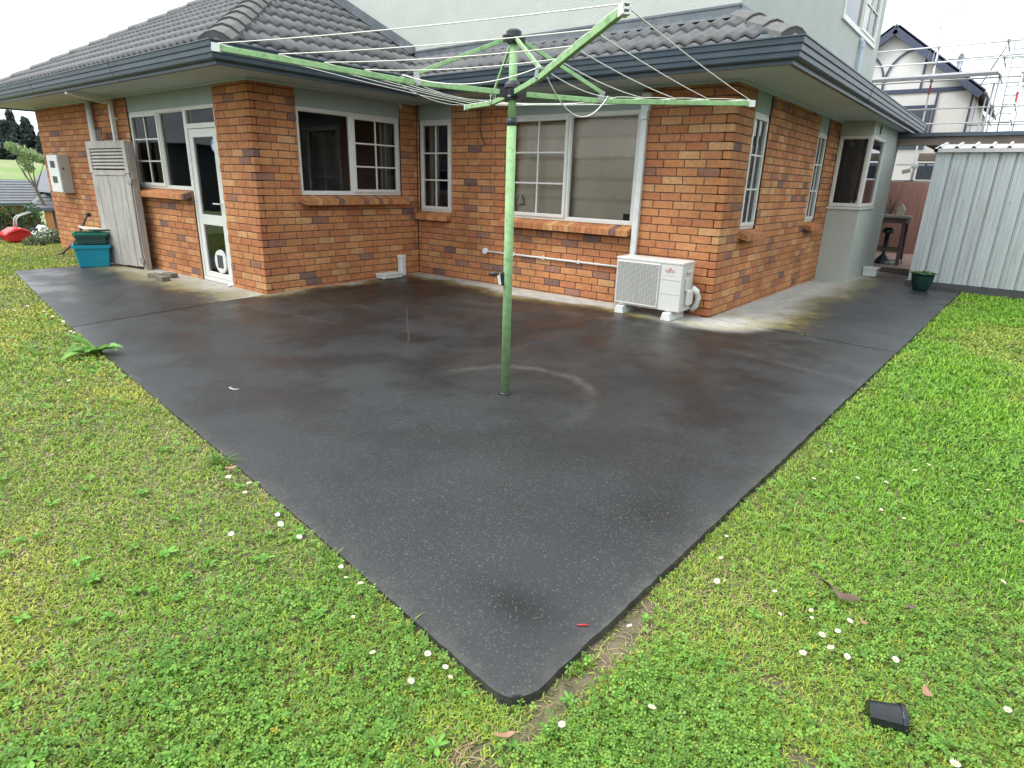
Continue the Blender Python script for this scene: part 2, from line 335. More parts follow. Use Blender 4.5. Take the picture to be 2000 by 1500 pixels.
W_, D_ = 4.609, 2.554
def slab_material():
    m = bpy.data.materials.new('wet_concrete'); m.use_nodes = True; t = m.node_tree; b = t.nodes['Principled BSDF']; L = t.links.new
    geo = t.nodes.new('ShaderNodeNewGeometry'); P = geo.outputs['Position']
    def noise(s, d=6, r=.6, vec=P):
        d = min(d, 4)
        n = t.nodes.new('ShaderNodeTexNoise'); n.inputs['Scale'].default_value = s; n.inputs['Detail'].default_value = d; n.inputs['Roughness'].default_value = r; L(vec, n.inputs['Vector']); return n.outputs['Fac']
    def ramp(f, a, b_, ca, cb):
        r = t.nodes.new('ShaderNodeValToRGB'); e = r.color_ramp.elements; e[0].position = a; e[1].position = b_; e[0].color = (*ca, 1); e[1].color = (*cb, 1); L(f, r.inputs['Fac']); return r.outputs['Color']
    def mix(f, a, c):
        x = t.nodes.new('ShaderNodeMixRGB')
        if isinstance(f, float): x.inputs[0].default_value = f
        else: L(f, x.inputs[0])
        L(a, x.inputs[1])
        if isinstance(c, tuple): x.inputs[2].default_value = (*c, 1)
        else: L(c, x.inputs[2])
        return x.outputs['Color']
    def math_(op, a, c):
        x = t.nodes.new('ShaderNodeMath'); x.operation = op; x.use_clamp = True
        for i, v in enumerate((a, c)):
            if isinstance(v, float): x.inputs[i].default_value = v
            else: L(v, x.inputs[i])
        return x.outputs[0]
    def attr(nm):
        a = t.nodes.new('ShaderNodeVertexColor'); a.layer_name = nm; s = t.nodes.new('ShaderNodeSeparateColor'); L(a.outputs['Color'], s.inputs[0]); return s.outputs
    A = attr('sa'); B = attr('sb')
    sm = ramp(noise(.9, 3, .5), .3, .7, (.019, .021, .0228), (.029, .0312, .033))
    rough_ = ramp(noise(1.3, 4, .66), .38, .62, (.0085, .009, .0098), (.029, .0302, .0315))
    C3 = attr('sc')
    col = mix(C3[0], sm, rough_)
    wet = math_('MULTIPLY', ramp(noise(1.05, 4, .62), .505, .535, (0, 0, 0), (.62, .62, .62)), C3[0])
    col = mix(wet, col, (.0085, .009, .0098))
    col = mix(ramp(noise(9, 4, .75), .40, .72, (0, 0, 0), (.22, .22, .22)), col, (.034, .036, .037))
    col = mix(ramp(noise(170, 2, .7), .52, .68, (0, 0, 0), (.42, .42, .42)), col, (.052, .054, .053))
    br = math_('MULTIPLY', A[2], ramp(noise(4, 8, .75), .42, .56, (.15, .15, .15), (1, 1, 1)))
    col = mix(br, col, ramp(noise(3.3, 8, .75), .42, .60, (.009, .0080, .0065), (.042, .032, .0215)))
    col = mix(math_('MULTIPLY', B[2], .9), col, (.007, .007, .0065))
    # pale scuffs and ring round the post
    col = mix(math_('MULTIPLY', B[0], ramp(noise(14, 6, .75), .40, .60, (.35, .35, .35), (1, 1, 1))), col, (.088, .084, .074))
    # lichen specks
    def specks(sc, thr, jit):
        nd = t.nodes.new('ShaderNodeTexNoise'); nd.inputs['Scale'].default_value = sc*.7; L(P, nd.inputs['Vector'])
        va = t.nodes.new('ShaderNodeVectorMath'); va.operation = 'SCALE'; L(nd.outputs['Color'], va.inputs[0]); va.inputs['Scale'].default_value = jit
        vb = t.nodes.new('ShaderNodeVectorMath'); vb.operation = 'ADD'; L(P, vb.inputs[0]); L(va.outputs[0], vb.inputs[1])
        v = t.nodes.new('ShaderNodeTexVoronoi'); v.inputs['Scale'].default_value = sc; L(vb.outputs[0], v.inputs['Vector'])
        sel = t.nodes.new('ShaderNodeSeparateColor'); L(v.outputs['Color'], sel.inputs[0])
        a = math_('LESS_THAN', v.outputs['Distance'], thr); c = math_('MULTIPLY', a, math_('LESS_THAN', sel.outputs[0], B[1])); return c
    col = mix(math_('MULTIPLY', specks(75, .26, .02), .5), col, (.12, .117, .10))
    col = mix(math_('MULTIPLY', specks(38, .20, .045), .36), col, (.12, .117, .10))
    # cleaner pale concrete under the eaves, with moss where it turns wet
    cf = math_('MULTIPLY', A[0], ramp(noise(6, 8, .7), .2, .55, (.72, .72, .72), (1, 1, 1)))
    col = mix(cf, col, ramp(noise(7, 8, .7), .3, .7, (.36, .35, .31), (.50, .49, .45)))
    mo = math_('MULTIPLY', A[1], ramp(noise(9, 8, .7), .35, .65, (.1, .1, .1), (1, 1, 1)))
    col = mix(mo, col, ramp(noise(11, 6, .7), .35, .65, (.15, .125, .022), (.38, .30, .10)))
    L(col, b.inputs['Base Color'])
    rr = t.nodes.new('ShaderNodeMapRange'); rr.inputs[1].default_value = .43; rr.inputs[2].default_value = .57; rr.inputs[3].default_value = .32; rr.inputs[4].default_value = .50; L(noise(1.7, 4, .6), rr.inputs[0])
    r2 = t.nodes.new('ShaderNodeMixRGB'); L(math_('MULTIPLY', A[0], .9), r2.inputs[0]); L(rr.outputs[0], r2.inputs[1]); r2.inputs[2].default_value = (.85, .85, .85, 1); L(r2.outputs['Color'], b.inputs['Roughness'])
    b.inputs['Specular IOR Level'].default_value = .5
    bp = t.nodes.new('ShaderNodeBump'); bp.inputs['Strength'].default_value = .5; bp.inputs['Distance'].default_value = .004; L(noise(120, 4, .7), bp.inputs['Height']); L(bp.outputs['Normal'], b.inputs['Normal'])
    return m
M['slab'] = slab_material()
def seg_d(x, y, a, b):
    ax, ay = a; bx, by = b; dx, dy = bx-ax, by-ay; t = np.clip(((x-ax)*dx+(y-ay)*dy)/(dx*dx+dy*dy), 0, 1)
    return np.hypot(x-ax-t*dx, y-ay-t*dy)
POLE = (-.14, -3.385)
SL = [(-4.43, -4.70), (1.575, -5.43), (1.815, -.004), (-4.83, -.004)]
def slab_attrs(x, y):
    w = fbm(x*1.6, y*1.6)-.5; w2 = fbm(x*5+9, y*5)-.5
    dm = seg_d(x, y, (-4.6, 0), (.1, 0)); dl = seg_d(x, y, (-4.6, -2.5), (-4.6, 0)); dr = seg_d(x, y, (0, 0), (0, 8)); dw = seg_d(x, y, (-8.4, -D_), (-4.62, -D_)); db = seg_d(x, y, (.46, 4.6), (.46, 7.2))
    wm = .30+.18*np.exp(-((x+2.2)/.9)**2)
    edge = lambda d, wid, soft: 1-sstep(wid-soft, wid+soft, d+.32*w+.12*w2)
    clean = np.maximum.reduce([edge(dm, wm, .10), edge(dl, .07, .08), edge(dr, .56, .22), edge(dw, .36, .28)*(x < -4.6)*.85, edge(db, .12, .15)])
    band = lambda d, wid, soft: np.exp(-((d+.32*w+.12*w2-wid)/soft)**2)
    moss = np.maximum.reduce([band(dm, wm+.08, .10)*.75, band(dr, .64, .22)*.85*(y > .1), band(dw, .36, .26)*.8*(x < -4.6), band(dl, .12, .1)*.7])
    ins = (x > -4.6)*(y < .3)
    dh = np.minimum(dm, dl)
    brown = sstep(2.3, .4, dh+1.9*w)*ins*.62+.3*np.exp(-(((x-.35)/.8)**2+((y+1.6)/.9)**2))+.35*np.exp(-(((x+6.5)/1.6)**2+((y+3.0)/.35)**2))+.4*np.exp(-(((x+.5)/1.0)**2+((y+3.0)/.25)**2))
    rp = np.hypot(x-POLE[0], y-POLE[1]); an = np.arctan2(y-POLE[1], x-POLE[0])
    ring = np.exp(-((rp-.63-.03*w2)/.045)**2)*np.clip(.35+.75*np.sin(an), 0, 1)*.95*sstep(-.45, .0, w2+w)
    sc = .8*np.exp(-((x+.85)/.55)**2-((y+.75+.3*w)/.13)**2)*sstep(-.1, .2, w2+.1)      # pale scuff where the AC drips
    sc2 = .55*np.exp(-((x+2.3)/.7)**2-((y+1.1+.3*w)/.18)**2)*sstep(0, .15, w2)
    sc3 = .35*np.exp(-((seg_d(x, y, (.6, -1.1), (1.7, -1.25))/.06)**2))+.3*np.exp(-((seg_d(x, y, (-4.3, -3.1), (-2.7, -2.9))/.03)**2))+.3*np.exp(-((seg_d(x, y, (-3.9, -2.2), (-2.9, -2.2))/.03)**2))
    de = np.minimum(seg_d(x, y, SL[0], SL[1]), seg_d(x, y, SL[1], SL[2]))
    edge_pale = (.55*np.exp(-(de/.035)**2)+.30*np.exp(-(de/.16)**2))*sstep(-1.0, -4.0, y)*sstep(-3, 0, x)
    ring = np.clip(ring+sc+sc2+sc3+edge_pale*(w2*.8+.75), 0, 1)
    speck = np.clip(.10+.6*sstep(-2.0, -4.6, y)*sstep(-.25, .3, w2+w+.12)+.45*np.exp(-(((x-1.22)/.22)**2+((y+5.08)/.12)**2)), 0, .75)*(1-clean)
    dark = .95*np.exp(-(((x-1.3)/.17)**2+((y+5.06+.1*w2)/.09)**2))*(.5+1.2*(w2+.4))+.5*np.exp(-(((x+.55)/.3)**2+((y+3.5)/.06)**2))+.5*np.exp(-(((x-1.35)/.2)**2+((y+4.1)/.2)**2))+.45*sstep(.1, .28, fbm(x*.9+4, y*.9)-.45)
    dark = dark+.6*np.exp(-((seg_d(x, y, (-1.0, -2.25), (-.75, -1.35))-.12)/.12)**2)*(x < -.85)
    blot = np.clip(sstep(-4.3, -2.2, y+.8*w)*ins+.35*(x < -4.6)+.25*(y > .3), 0, 1)
    return np.stack([clean, moss, np.clip(brown, 0, 1)], -1), np.stack([ring, np.clip(speck, 0, 1), np.clip(dark, 0, 1)], -1), np.stack([blot]*3, -1)
def panel(name, bl, br, tr, tl, step, fillet=0.0, parent=None):
    bl, br, tr, tl = map(np.array, (bl, br, tr, tl))
    n = int(np.linalg.norm(br-bl)/step)+1; mth = int(np.linalg.norm(tl-bl)/step)+1
    u, v = np.meshgrid(np.linspace(0, 1, n), np.linspace(0, 1, mth)); u = u[..., None]; v = v[..., None]
    XY = (bl*(1-u)+br*u)*(1-v)+(tl*(1-u)+tr*u)*v
    if fillet:                                                         # rounded front corner at br
        e1 = (bl-br)/np.linalg.norm(bl-br); e2 = (tr-br)/np.linalg.norm(tr-br); c = br+(e1+e2)*fillet
        a = (XY-br)@np.linalg.inv(np.stack([e1, e2])); ins = (a[..., 0] < fillet) & (a[..., 1] < fillet)
        d = XY-c; r = np.linalg.norm(d, axis=-1); out = ins & (r > fillet); XY[out] = c+d[out]/r[out][:, None]*fillet
    x, y = XY[..., 0], XY[..., 1]
    wob = .003*(fbm(x*3, y*3)-.5); z = zs(x, y)+wob
    # worn arris: the outermost row drops a little
    top = np.stack([x, y, z], -1).reshape(-1, 3)
    ring = np.concatenate([np.arange(n), np.arange(1, mth)*n+n-1, (mth-1)*n+np.arange(n-2, -1, -1), np.arange(mth-2, 0, -1)*n])
    chip = vnoise(top[ring, 0]*23+5, top[ring, 1]*23)*.6+vnoise(top[ring, 0]*61, top[ring, 1]*61+9)*.4; cen = np.array([XY[..., 0].mean(), XY[..., 1].mean()])
    dirv = top[ring, :2]-cen; dirv /= np.linalg.norm(dirv, axis=1)[:, None]; top[ring, :2] -= dirv*(.010*np.clip(chip-.45, 0, 1)*2+.002*chip)[:, None]; top[ring, 2] -= .006*np.clip(chip-.55, 0, 1)*2
    rim_ = top[ring].copy(); low = rim_.copy(); low[:, 2] -= .13; k = len(ring); b0 = len(top)
    ii = (np.arange(mth-1)[:, None]*n+np.arange(n-1)[None, :]).ravel()
    F = [np.stack([ii, ii+1, ii+n+1, ii+n], 1), np.stack([b0+np.arange(k), b0+k+np.arange(k), b0+k+(np.arange(k)+1) % k, b0+(np.arange(k)+1) % k], 1)]
    Vv = np.concatenate([top, rim_, low]); me = nmesh(name, Vv, F, M['slab'], smooth=False)
    sa, sb, sc_ = slab_attrs(Vv[:, 0], Vv[:, 1])
    for nm, dat in (('sa', sa), ('sb', sb), ('sc', sc_)):
        at = me.color_attributes.new(nm, 'FLOAT_COLOR', 'POINT'); c = np.ones((len(Vv), 4), np.float32); c[:, :3] = dat; at.data.foreach_set('color', c.ravel())
    me.polygons.foreach_set('use_smooth', np.arange(len(me.polygons)) < len(ii))
    return struct(link(name, me, parent))
SL = [(-4.43, -4.70), (1.575, -5.43), (1.815, -.004), (-4.83, -.004)]
SLAB_DONE = panel('patio_slab', *SL, .03, fillet=.10)
panel('side_path_slab', (-.05, .011), (1.816, .011), (2.03, 7.02), (-.05, 7.02), .04)
panel('back_path_slab', (-8.80, -4.06), (-4.446, -4.70), (-4.628, -2.50), (-8.58, -2.50), .04)
# hairline crack and lifted patch edge in the patio
def ribbon(pts, w, name, m, parent=None, lift=.0025, thick=.002):
    b = MB(); P = [Vector((x, y, float(zs(x, y))+lift)) for x, y in pts]
    for i in range(len(P)-1):
        d = (P[i+1]-P[i]); a = Vector((-d.y, d.x, 0)).normalized()*w*(.5+.5*random.random())
        b.add([P[i]-a, P[i+1]-a, P[i+1]+a, P[i]+a, P[i]-a-Vector((0, 0, thick)), P[i+1]-a-Vector((0, 0, thick)), P[i+1]+a-Vector((0, 0, thick)), P[i]+a-Vector((0, 0, thick))], [(0, 1, 2, 3), (4, 7, 6, 5), (0, 4, 5, 1), (2, 6, 7, 3), (1, 5, 6, 2), (0, 3, 7, 4)])
    return b.build(name, m, parent)
M['crack'] = mat('crack_efflorescence', (.06, .057, .05), .9, var=.3, scale=40)
cpts = [(-2.81+1.2*k/40+random.uniform(-.014, .014), -1.88-1.08*k/40+random.uniform(-.014, .014)) for k in range(41)]
struct(ribbon(cpts, .0035, 'concrete_crack', M['crack'], lift=.0012))

# ------------------------------------------------------------------ the house
house = thing('brick_house', 'orange brick house with grey tiled roof and pale green upper storey', 'house', (-2.3, 1.5, 0))
CZ = .086; ZTOP = 2.375
class Wall:
    """ax 0: wall runs along X in plane y=p, facing -Y ; ax 1: runs along Y in plane x=p, facing +X"""
    def __init__(s, ax, p, u0, u1, openings, endstyle): s.ax, s.p, s.u0, s.u1, s.op, s.end = ax, p, u0, u1, openings, endstyle
    def pt(s, u, d, z): return (u, s.p+d, z) if s.ax == 0 else (s.p-d, u, z)      # d = depth into the wall
walls = [
    Wall(0, 0.0, -W_, 0.0, [(-4.575, -3.925, .905, 9), (-2.925, -1.04, .905, 9)], ('cut', 'even')),
    Wall(1, 0.0, 0.0, 4.60, [(.60, 1.15, .905, 9), (3.36, 3.90, .905, 9)], ('odd', 'cut')),
    Wall(1, -W_, -D_, 0.0, [(-1.955, -.305, 1.12, 9)], ('odd', 'cut')),
    Wall(0, -D_, -11.86, -W_, [(-7.92, -6.235, 1.12, 9), (-6.235, -5.415, -1, 9)], ('cut', 'even')),
]
allb = []; brick_parent = {}
for wi, w in enumerate(walls):
    mb = MB(); d0, d1 = .010, .11
    # mortar backing as strips between the openings
    us = sorted({w.u0+(.01 if w.end[0] == 'odd' else 0), w.u1-(.01 if w.end[1] == 'even' else 0)} | {o[0] for o in w.op} | {o[1] for o in w.op})
    for a, b in zip(us[:-1], us[1:]):
        mid = (a+b)/2; o = [q for q in w.op if q[0] < mid < q[1]]; zt = o[0][2] if o else ZTOP+.03
        if zt < 0: continue
        p = w.pt(a, d0, -.12); q = w.pt(b, d1, zt)
        mb.box(min(p[0], q[0]), max(p[0], q[0]), min(p[1], q[1]), max(p[1], q[1]), -.12, zt-(.012 if o else 0))
    wall_o = mb.build('brick_wall', M['mortar'], house); brick_parent[wi] = wall_o
    for k in range(-1, 28):
        z0 = k*CZ; z1 = min(z0+.076, ZTOP-.002)
        if z1-z0 < .02: continue
        even = (k % 2 == 0); js = []
        ref = w.u1 if w.end[1] == 'even' else w.u0
        if w.end[1] == 'even': first = .24 if even else .08; js = [w.u1]+[w.u1-first-.24*i for i in range(80)]
        else: first = .08 if even else .24; js = [w.u0]+[w.u0+first+.24*i for i in range(80)]
        js = sorted(j for j in js if w.u0-.24 < j < w.u1+.24)
        for a, b in zip(js[:-1], js[1:]):
            a2, b2 = max(a, w.u0), min(b, w.u1)
            # the corner course of the neighbouring wall shows its header here
            if w.end[0] == 'odd' and even and a2 < w.u0+.03 and b2-w.u0 < .1: continue
            if w.end[1] == 'even' and (not even) and b2 > w.u1-.03 and w.u1-a2 < .1: continue
            lo = a2+(.005 if not (w.end[0] == 'odd' and a2 <= w.u0+.001) else 0); hi = b2-(.005 if not (w.end[1] == 'even' and b2 >= w.u1-.001) else 0)
            spans = [(lo, hi)]
            for o in w.op:
                if z1 > o[2]+.02:
                    ns = []
                    for s0, s1 in spans:
                        if s1 <= o[0] or s0 >= o[1]: ns.append((s0, s1))
                        else:
                            if s0 < o[0]-.02: ns.append((s0, o[0]))
                            if s1 > o[1]+.02: ns.append((o[1], s1))
                    spans = ns
            for s0, s1 in spans:
                if s1-s0 < .025: continue
                top = z1
                for o in w.op:
                    if s0 < o[1]-.01 and s1 > o[0]+.01 and o[2] > z0: top = min(top, max(o[2], z0))
                if top-z0 < .02: continue
                allb.append((wi, s0, s1, z0, top, (even and w.end[1] == 'even' and s1 >= w.u1-.002) or ((not even) and w.end[0] == 'odd' and s0 <= w.u0+.002)))
def brick_mesh(L, H, mi, ax, corner, cache={}):
    key = (round(L, 3), round(H, 3), mi, ax)
    if key in cache: return cache[key]
    b = MB(); dep = .0752
    if ax == 0: b.box(-L/2, L/2, 0, dep, 0, H, bev=.0035)
    else: b.box(-dep, 0, -L/2, L/2, 0, H, bev=.0035)
    me = b.mesh('brick', BM[mi]); cache[key] = me; return me
def vis(b):
    w = walls[b[0]]; c = np.array(w.pt((b[1]+b[2])/2, 0, (b[3]+b[4])/2)); d = CAM-c; r = np.linalg.norm(d)
    nrm = np.array([0, -1, 0]) if w.ax == 0 else np.array([1, 0, 0])
    rel = c-CAM; dz = rel@CF; px = abs((rel@CR)/dz); 
    return (b[2]-b[1])*(b[4]-b[3])*max(0, (d@nrm)/r)/r**2*(1 if px < .83 else 0)
bcol = []
for b in allb: bcol.append(int(np.searchsorted(np.cumsum(BRW), random.random()*.9999)))
order = sorted(range(len(allb)), key=lambda i: -vis(allb[i])); single = set(order[:300])
rest = {}
for i, b in enumerate(allb):
    wi, s0, s1, z0, z1, corner = b; w = walls[wi]; jit = random.uniform(-.0015, .0025); mi = bcol[i]
    if i in single:
        o = link('brick', brick_mesh(s1-s0, z1-z0, mi, w.ax, corner), brick_parent[wi])
        p = w.pt((s0+s1)/2, jit if not corner else 0, z0); o.location = p
    else:
        r = rest.setdefault(wi, MB()); 
        p = w.pt(s0, jit, z0); q = w.pt(s1, jit+.0752, z1)
        r.box(min(p[0], q[0]), max(p[0], q[0]), min(p[1], q[1]), max(p[1], q[1]), z0, z1, mi=mi, bev=.0035)
for wi, r in rest.items():
    me = r.mesh('brick_courses', BM); stuff(link('brick_courses', me, brick_parent[wi]))

# windows ------------------------------------------------------------
def rect_on(mb, w, u0, u1, d0, d1, z0, z1, mi=0, bev=0):
    p = w.pt(u0, d0, z0); q = w.pt(u1, d1, z1)
    mb.box(min(p[0], q[0]), max(p[0], q[0]), min(p[1], q[1]), max(p[1], q[1]), z0, z1, mi, bev)
def frame_ring(mb, w, u0, u1, z0, z1, t, d0, d1, bev=.003):
    rect_on(mb, w, u0, u1, d0, d1, z0, z0+t, bev=bev); rect_on(mb, w, u0, u1, d0, d1, z1-t, z1, bev=bev)
    rect_on(mb, w, u0, u0+t, d0+.0008, d1, z0+t, z1-t, bev=bev); rect_on(mb, w, u1-t, u1, d0+.0008, d1, z0+t, z1-t, bev=bev)
def window(w, u0, u1, z0, z1, lights, panel_to=ZTOP+.01, parent=house, d=.028):
    """lights: list of (ua, ub, grid?) ; grid sash opens and stands proud"""
    mb = MB(); frame_ring(mb, w, u0, u1, z0, z1, .042, d, d+.07)
    for a, b, g in lights[:-1]: rect_on(mb, w, b-.02, b+.02, d+.0015, d+.07, z0+.042, z1-.042, bev=.003)
    fr = mb.build('window', M['white'], parent)
    for a, b, g in lights:
        a2 = max(a, u0+.022)+.02; b2 = min(b, u1-.022)-.02; za, zb = z0+.042, z1-.042
        if g:
            s = MB(); frame_ring(s, w, a2-.008, b2+.008, za-.008, zb+.008, .042, d-.016, d+.03); s.build('sash', M['white'], fr)
            gx0, gx1, gz0, gz1 = a2+.034, b2-.034, za+.034, zb-.034
            mu = MB(); mid = (gx0+gx1)/2; rect_on(mu, w, mid-.010, mid+.010, d-.004, d+.012, gz0, gz1, bev=.002); mu.build('muntin', M['white'], fr)
            for i in (1, 2):
                mu = MB(); zz = gz0+(gz1-gz0)*i/3; rect_on(mu, w, gx0, gx1, d-.0055, d+.011, zz-.010, zz+.010, bev=.002); mu.build('muntin', M['white'], fr)
            for i in range(2):
                for j in range(3):
                    pa, pb = gx0+(gx1-gx0)*i/2, gx0+(gx1-gx0)*(i+1)/2; pz0, pz1 = gz0+(gz1-gz0)*j/3, gz0+(gz1-gz0)*(j+1)/3
                    pn = MB(); P = [w.pt(pa, d+.014, pz0), w.pt(pb, d+.014, pz0), w.pt(pb, d+.014, pz1), w.pt(pa, d+.014, pz1)]; pn.quad(*P); pn.build('pane', M['glass'], fr, fix=False)
        else:
            s = MB(); frame_ring(s, w, a2-.004, b2+.004, za-.004, zb+.004, .014, d+.012, d+.045, bev=.002); s.build('bead', M['white'], fr)
            pn = MB(); P = [w.pt(a2+.006, d+.03, za+.006), w.pt(b2-.006, d+.03, za+.006), w.pt(b2-.006, d+.03, zb-.006), w.pt(a2+.006, d+.03, zb-.006)]; pn.quad(*P); pn.build('pane', M['glass'], fr, fix=False)
    if panel_to:
        pn = MB(); rect_on(pn, w, u0-.004, u1+.004, .022, .09, z1+.001, panel_to); pn.build('head_panel', M['panel'], parent)
    return fr
def sill(w, u0, u1, z, ends=True):
    """sloped row of bricks on edge"""
    base = MB(); rect_on(base, w, u0+.005, u1-.005, .0, .09, z-.088, z-.03); so_ = base.build('window_sill', M['mortar'], house)
    n = max(1, round((u1-u0)/.0805)); st = (u1-u0)/n
    for i in range(n):
        a, b = u0+i*st+.002, u0+(i+1)*st-.002
        poly = [(-.115, z-.108), (-.118, z-.036), (.05, z+.010), (.05, z-.064)]
        mb = MB(); v = []
        for u in (a, b):
            for dd, zz in poly: v.append(w.pt(u, dd, zz))
        mb.add(v, [(0, 1, 2, 3), (7, 6, 5, 4), (0, 4, 5, 1), (1, 5, 6, 2), (2, 6, 7, 3), (3, 7, 4, 0)])
        if ends and (i == n-1 or i == 0):            # the cored ends of the outer bricks show
            e = b+.0015 if i == n-1 else a-.0015
            for cd_ in (-.080, -.035):
                pts = []
                for k in range(8): pts.append(w.pt(e, cd_+.013*math.cos(k*PI/4), z-.056+(cd_+.05)*.27+.011*math.sin(k*PI/4)))
                mb.add(pts, [tuple(range(8))], 1)
        br_ = mb.build('brick', [BM[int(np.searchsorted(np.cumsum(BRW), random.random()*.9999))], M['mortar']], so_, fix=(not ends)); soften(br_, .004, 2)
wm, wr, wc, wl = walls
window(wm, -4.571, -3.929, .905, 2.148, [(-4.571, -3.929, True)]); sill(wm, -4.56, -3.92, .895)
window(wm, -2.921, -1.044, .905, 2.148, [(-2.921, -1.985, True), (-1.985, -1.044, False)]); sill(wm, -2.95, -1.03, .895)
window(wc, -1.951, -.309, 1.122, 2.148, [(-1.951, -1.14, False), (-1.14, -.309, True)]); sill(wc, -1.98, -.26, 1.11)
window(wr, .604, 1.146, .905, 2.148, [(.604, 1.146, True)]); sill(wr, .58, 1.18, .895)
window(wr, 3.364, 3.896, .905, 2.148, [(3.364, 3.896, True)]); sill(wr, 3.33, 3.93, .895)
window(wl, -7.916, -6.239, 1.122, 2.148, [(-7.916, -7.0, True), (-7.0, -6.239, False)]); sill(wl, -7.98, -6.24, 1.11)

# door ---------------------------------------------------------------
u0, u1 = -6.232, -5.419; dz0 = float(zs(-5.8, -D_))+.004
mb = MB(); frame_ring(mb, wl, u0, u1, dz0, 2.148, .045, .02, .10); rect_on(mb, wl, u0+.045, u1-.045, .021, .10, 1.885, 1.945, bev=.003)
door = mb.build('door', M['white'], house)
mb = MB(); a, b, z0, z1 = u0+.05, u1-.05, dz0+.05, 1.88
rect_on(mb, wl, a, a+.095, .03, .07, z0, z1, bev=.004); rect_on(mb, wl, b-.095, b, .03, .07, z0, z1, bev=.004)
for q0, q1 in ((z0, z0+.075), (.70, .83), (z1-.10, z1)): rect_on(mb, wl, a+.095, b-.095, .0308, .07, q0, q1, bev=.004)
mb.build('leaf', M['white'], door)
for q0, q1 in ((z0+.065, .71), (.82, z1-.09)):
    pn = MB(); pn.quad(*[wl.pt(x, .05, z) for x, z in ((a+.08, q0), (b-.08, q0), (b-.08, q1), (a+.08, q1))]); pn.build('pane', M['glass'], door, fix=False)
pn = MB(); pn.quad(*[wl.pt(x, .05, z) for x, z in ((u0+.03, 1.94), (u1-.03, 1.94), (u1-.03, 2.11), (u0+.03, 2.11))]); pn.build('pane', M['glass'], door, fix=False)
pn = MB(); rect_on(pn, wl, u0-.004, u1+.01, .022, .09, 2.149, ZTOP+.01); pn.build('head_panel', M['panel'], house)
hd = MB(); hd.tube([wl.pt(b-.05, .03, .98), wl.pt(b-.05, -.02, .98), wl.pt(b-.17, -.025, .98)], .009, 8); hd.build('door_handle', M['upvc'], door, smooth=True)
# round cat flap in the lower pane
cx_, cz_ = -5.73, .235; mb = MB(); n = 28
def ringpts(r, d): return [wl.pt(cx_+r*math.cos(2*PI*k/n), d, cz_+r*1.04*math.sin(2*PI*k/n)) for k in range(n)]
def flap_ring():
    v = ringpts(.150, .046)+ringpts(.145, .024)
    sq = [wl.pt(cx_+sx*.075, .024, cz_+sz*.085) for sx, sz in ((1, 1), (-1, 1), (-1, -1), (1, -1))]
    f = [(k, (k+1) % n, n+(k+1) % n, n+k) for k in range(n)]; b0 = 2*n; q = n//4
    for s in range(4):
        for k in range(q): kk = (s*q+k-q//2+q//2) % n; f.append((n+kk, n+(kk+1) % n, b0+s))
        f.append((n+((s+1)*q) % n, b0+(s+1) % 4, b0+s))
    mb.add(v+sq, f)
flap_ring(); cf_ = mb.build('cat_flap', M['upvc'], door)
pn = MB(); pn.quad(*[wl.pt(cx_+sx*.074, .028, cz_+sz*.084) for sx, sz in ((-1, -1), (1, -1), (1, 1), (-1, 1))]); pn.build('flap_pane', M['acgrey'], door, fix=False)
st = MB(); st.add([wl.pt(-5.60+.06*math.cos(2*PI*k/16), .047, 1.68+.075*math.sin(2*PI*k/16)) for k in range(16)], [tuple(range(16))]); so1 = st.build('sticker', M['sticker'], door, fix=False)
st = MB(); st.add([wl.pt(-5.60+.028*math.cos(2*PI*k/16), .0465, 1.665+.035*math.sin(2*PI*k/16)) for k in range(16)], [tuple(range(16))]); st.build('sticker', M['upvc'], door, fix=False)

# inside the house: floor, ceiling, partition and back wall that close the rooms
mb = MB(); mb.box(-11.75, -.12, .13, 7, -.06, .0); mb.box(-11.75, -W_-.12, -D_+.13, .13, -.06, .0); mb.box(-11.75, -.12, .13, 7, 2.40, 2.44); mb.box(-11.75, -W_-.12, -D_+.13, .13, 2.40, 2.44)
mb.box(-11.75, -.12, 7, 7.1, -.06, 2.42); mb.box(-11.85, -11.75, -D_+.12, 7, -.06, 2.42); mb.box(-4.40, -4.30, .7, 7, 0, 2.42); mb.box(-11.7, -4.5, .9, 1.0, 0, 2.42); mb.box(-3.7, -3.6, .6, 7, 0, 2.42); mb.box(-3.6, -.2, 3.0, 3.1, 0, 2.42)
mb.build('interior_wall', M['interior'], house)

# bay on the side wall ------------------------------------------------
BX, BY0, BY1 = .46, 4.60, 7.10
mb = MB(); zt = ZTOP+.01; zb = float(zs(.2, 4.6))-.05
def bay_box(x0, x1, y0, y1, z0, z1): mb.box(x0, x1, y0, y1, z0, z1)
bay_box(0.0, BX, BY0, BY0+.10, zb, 1.12); bay_box(0.0, BX, BY0, BY0+.10, 2.175, zt)
bay_box(BX-.10, BX-.0005, BY0+.10, BY1, zb, 1.12); bay_box(BX-.10, BX-.0005, BY0+.10, BY1, 2.175, zt); bay_box(BX-.10, BX-.0005, 5.72, BY1, 1.12, 2.175)
mb.build('bay_wall', M['stucco'], house)
wbf = Wall(0, BY0, 0, BX, [], None); wbs = Wall(1, BX, BY0, BY1, [], None)
window(wbf, .008, BX-.006, 1.125, 2.17, [(.008, BX-.006, False)], panel_to=None, d=-.012)
window(wbs, BY0+.012, 5.715, 1.125, 2.17, [(BY0+.012, 5.715, False)], panel_to=None, d=-.012)
mb = MB(); mb.box(-.02, BX+.02, BY0-.03, BY0+.005, 1.085, 1.118); mb.box(BX-.005, BX+.0205, BY0+.005, 5.74, 1.085, 1.118); mb.build('bay_sill', M['white'], house)
mb = MB(); mb.box(BX, BX+.02, 5.05, 5.09, 2.21, 2.34); mb.build('vent_slot', M['gutter'], house)
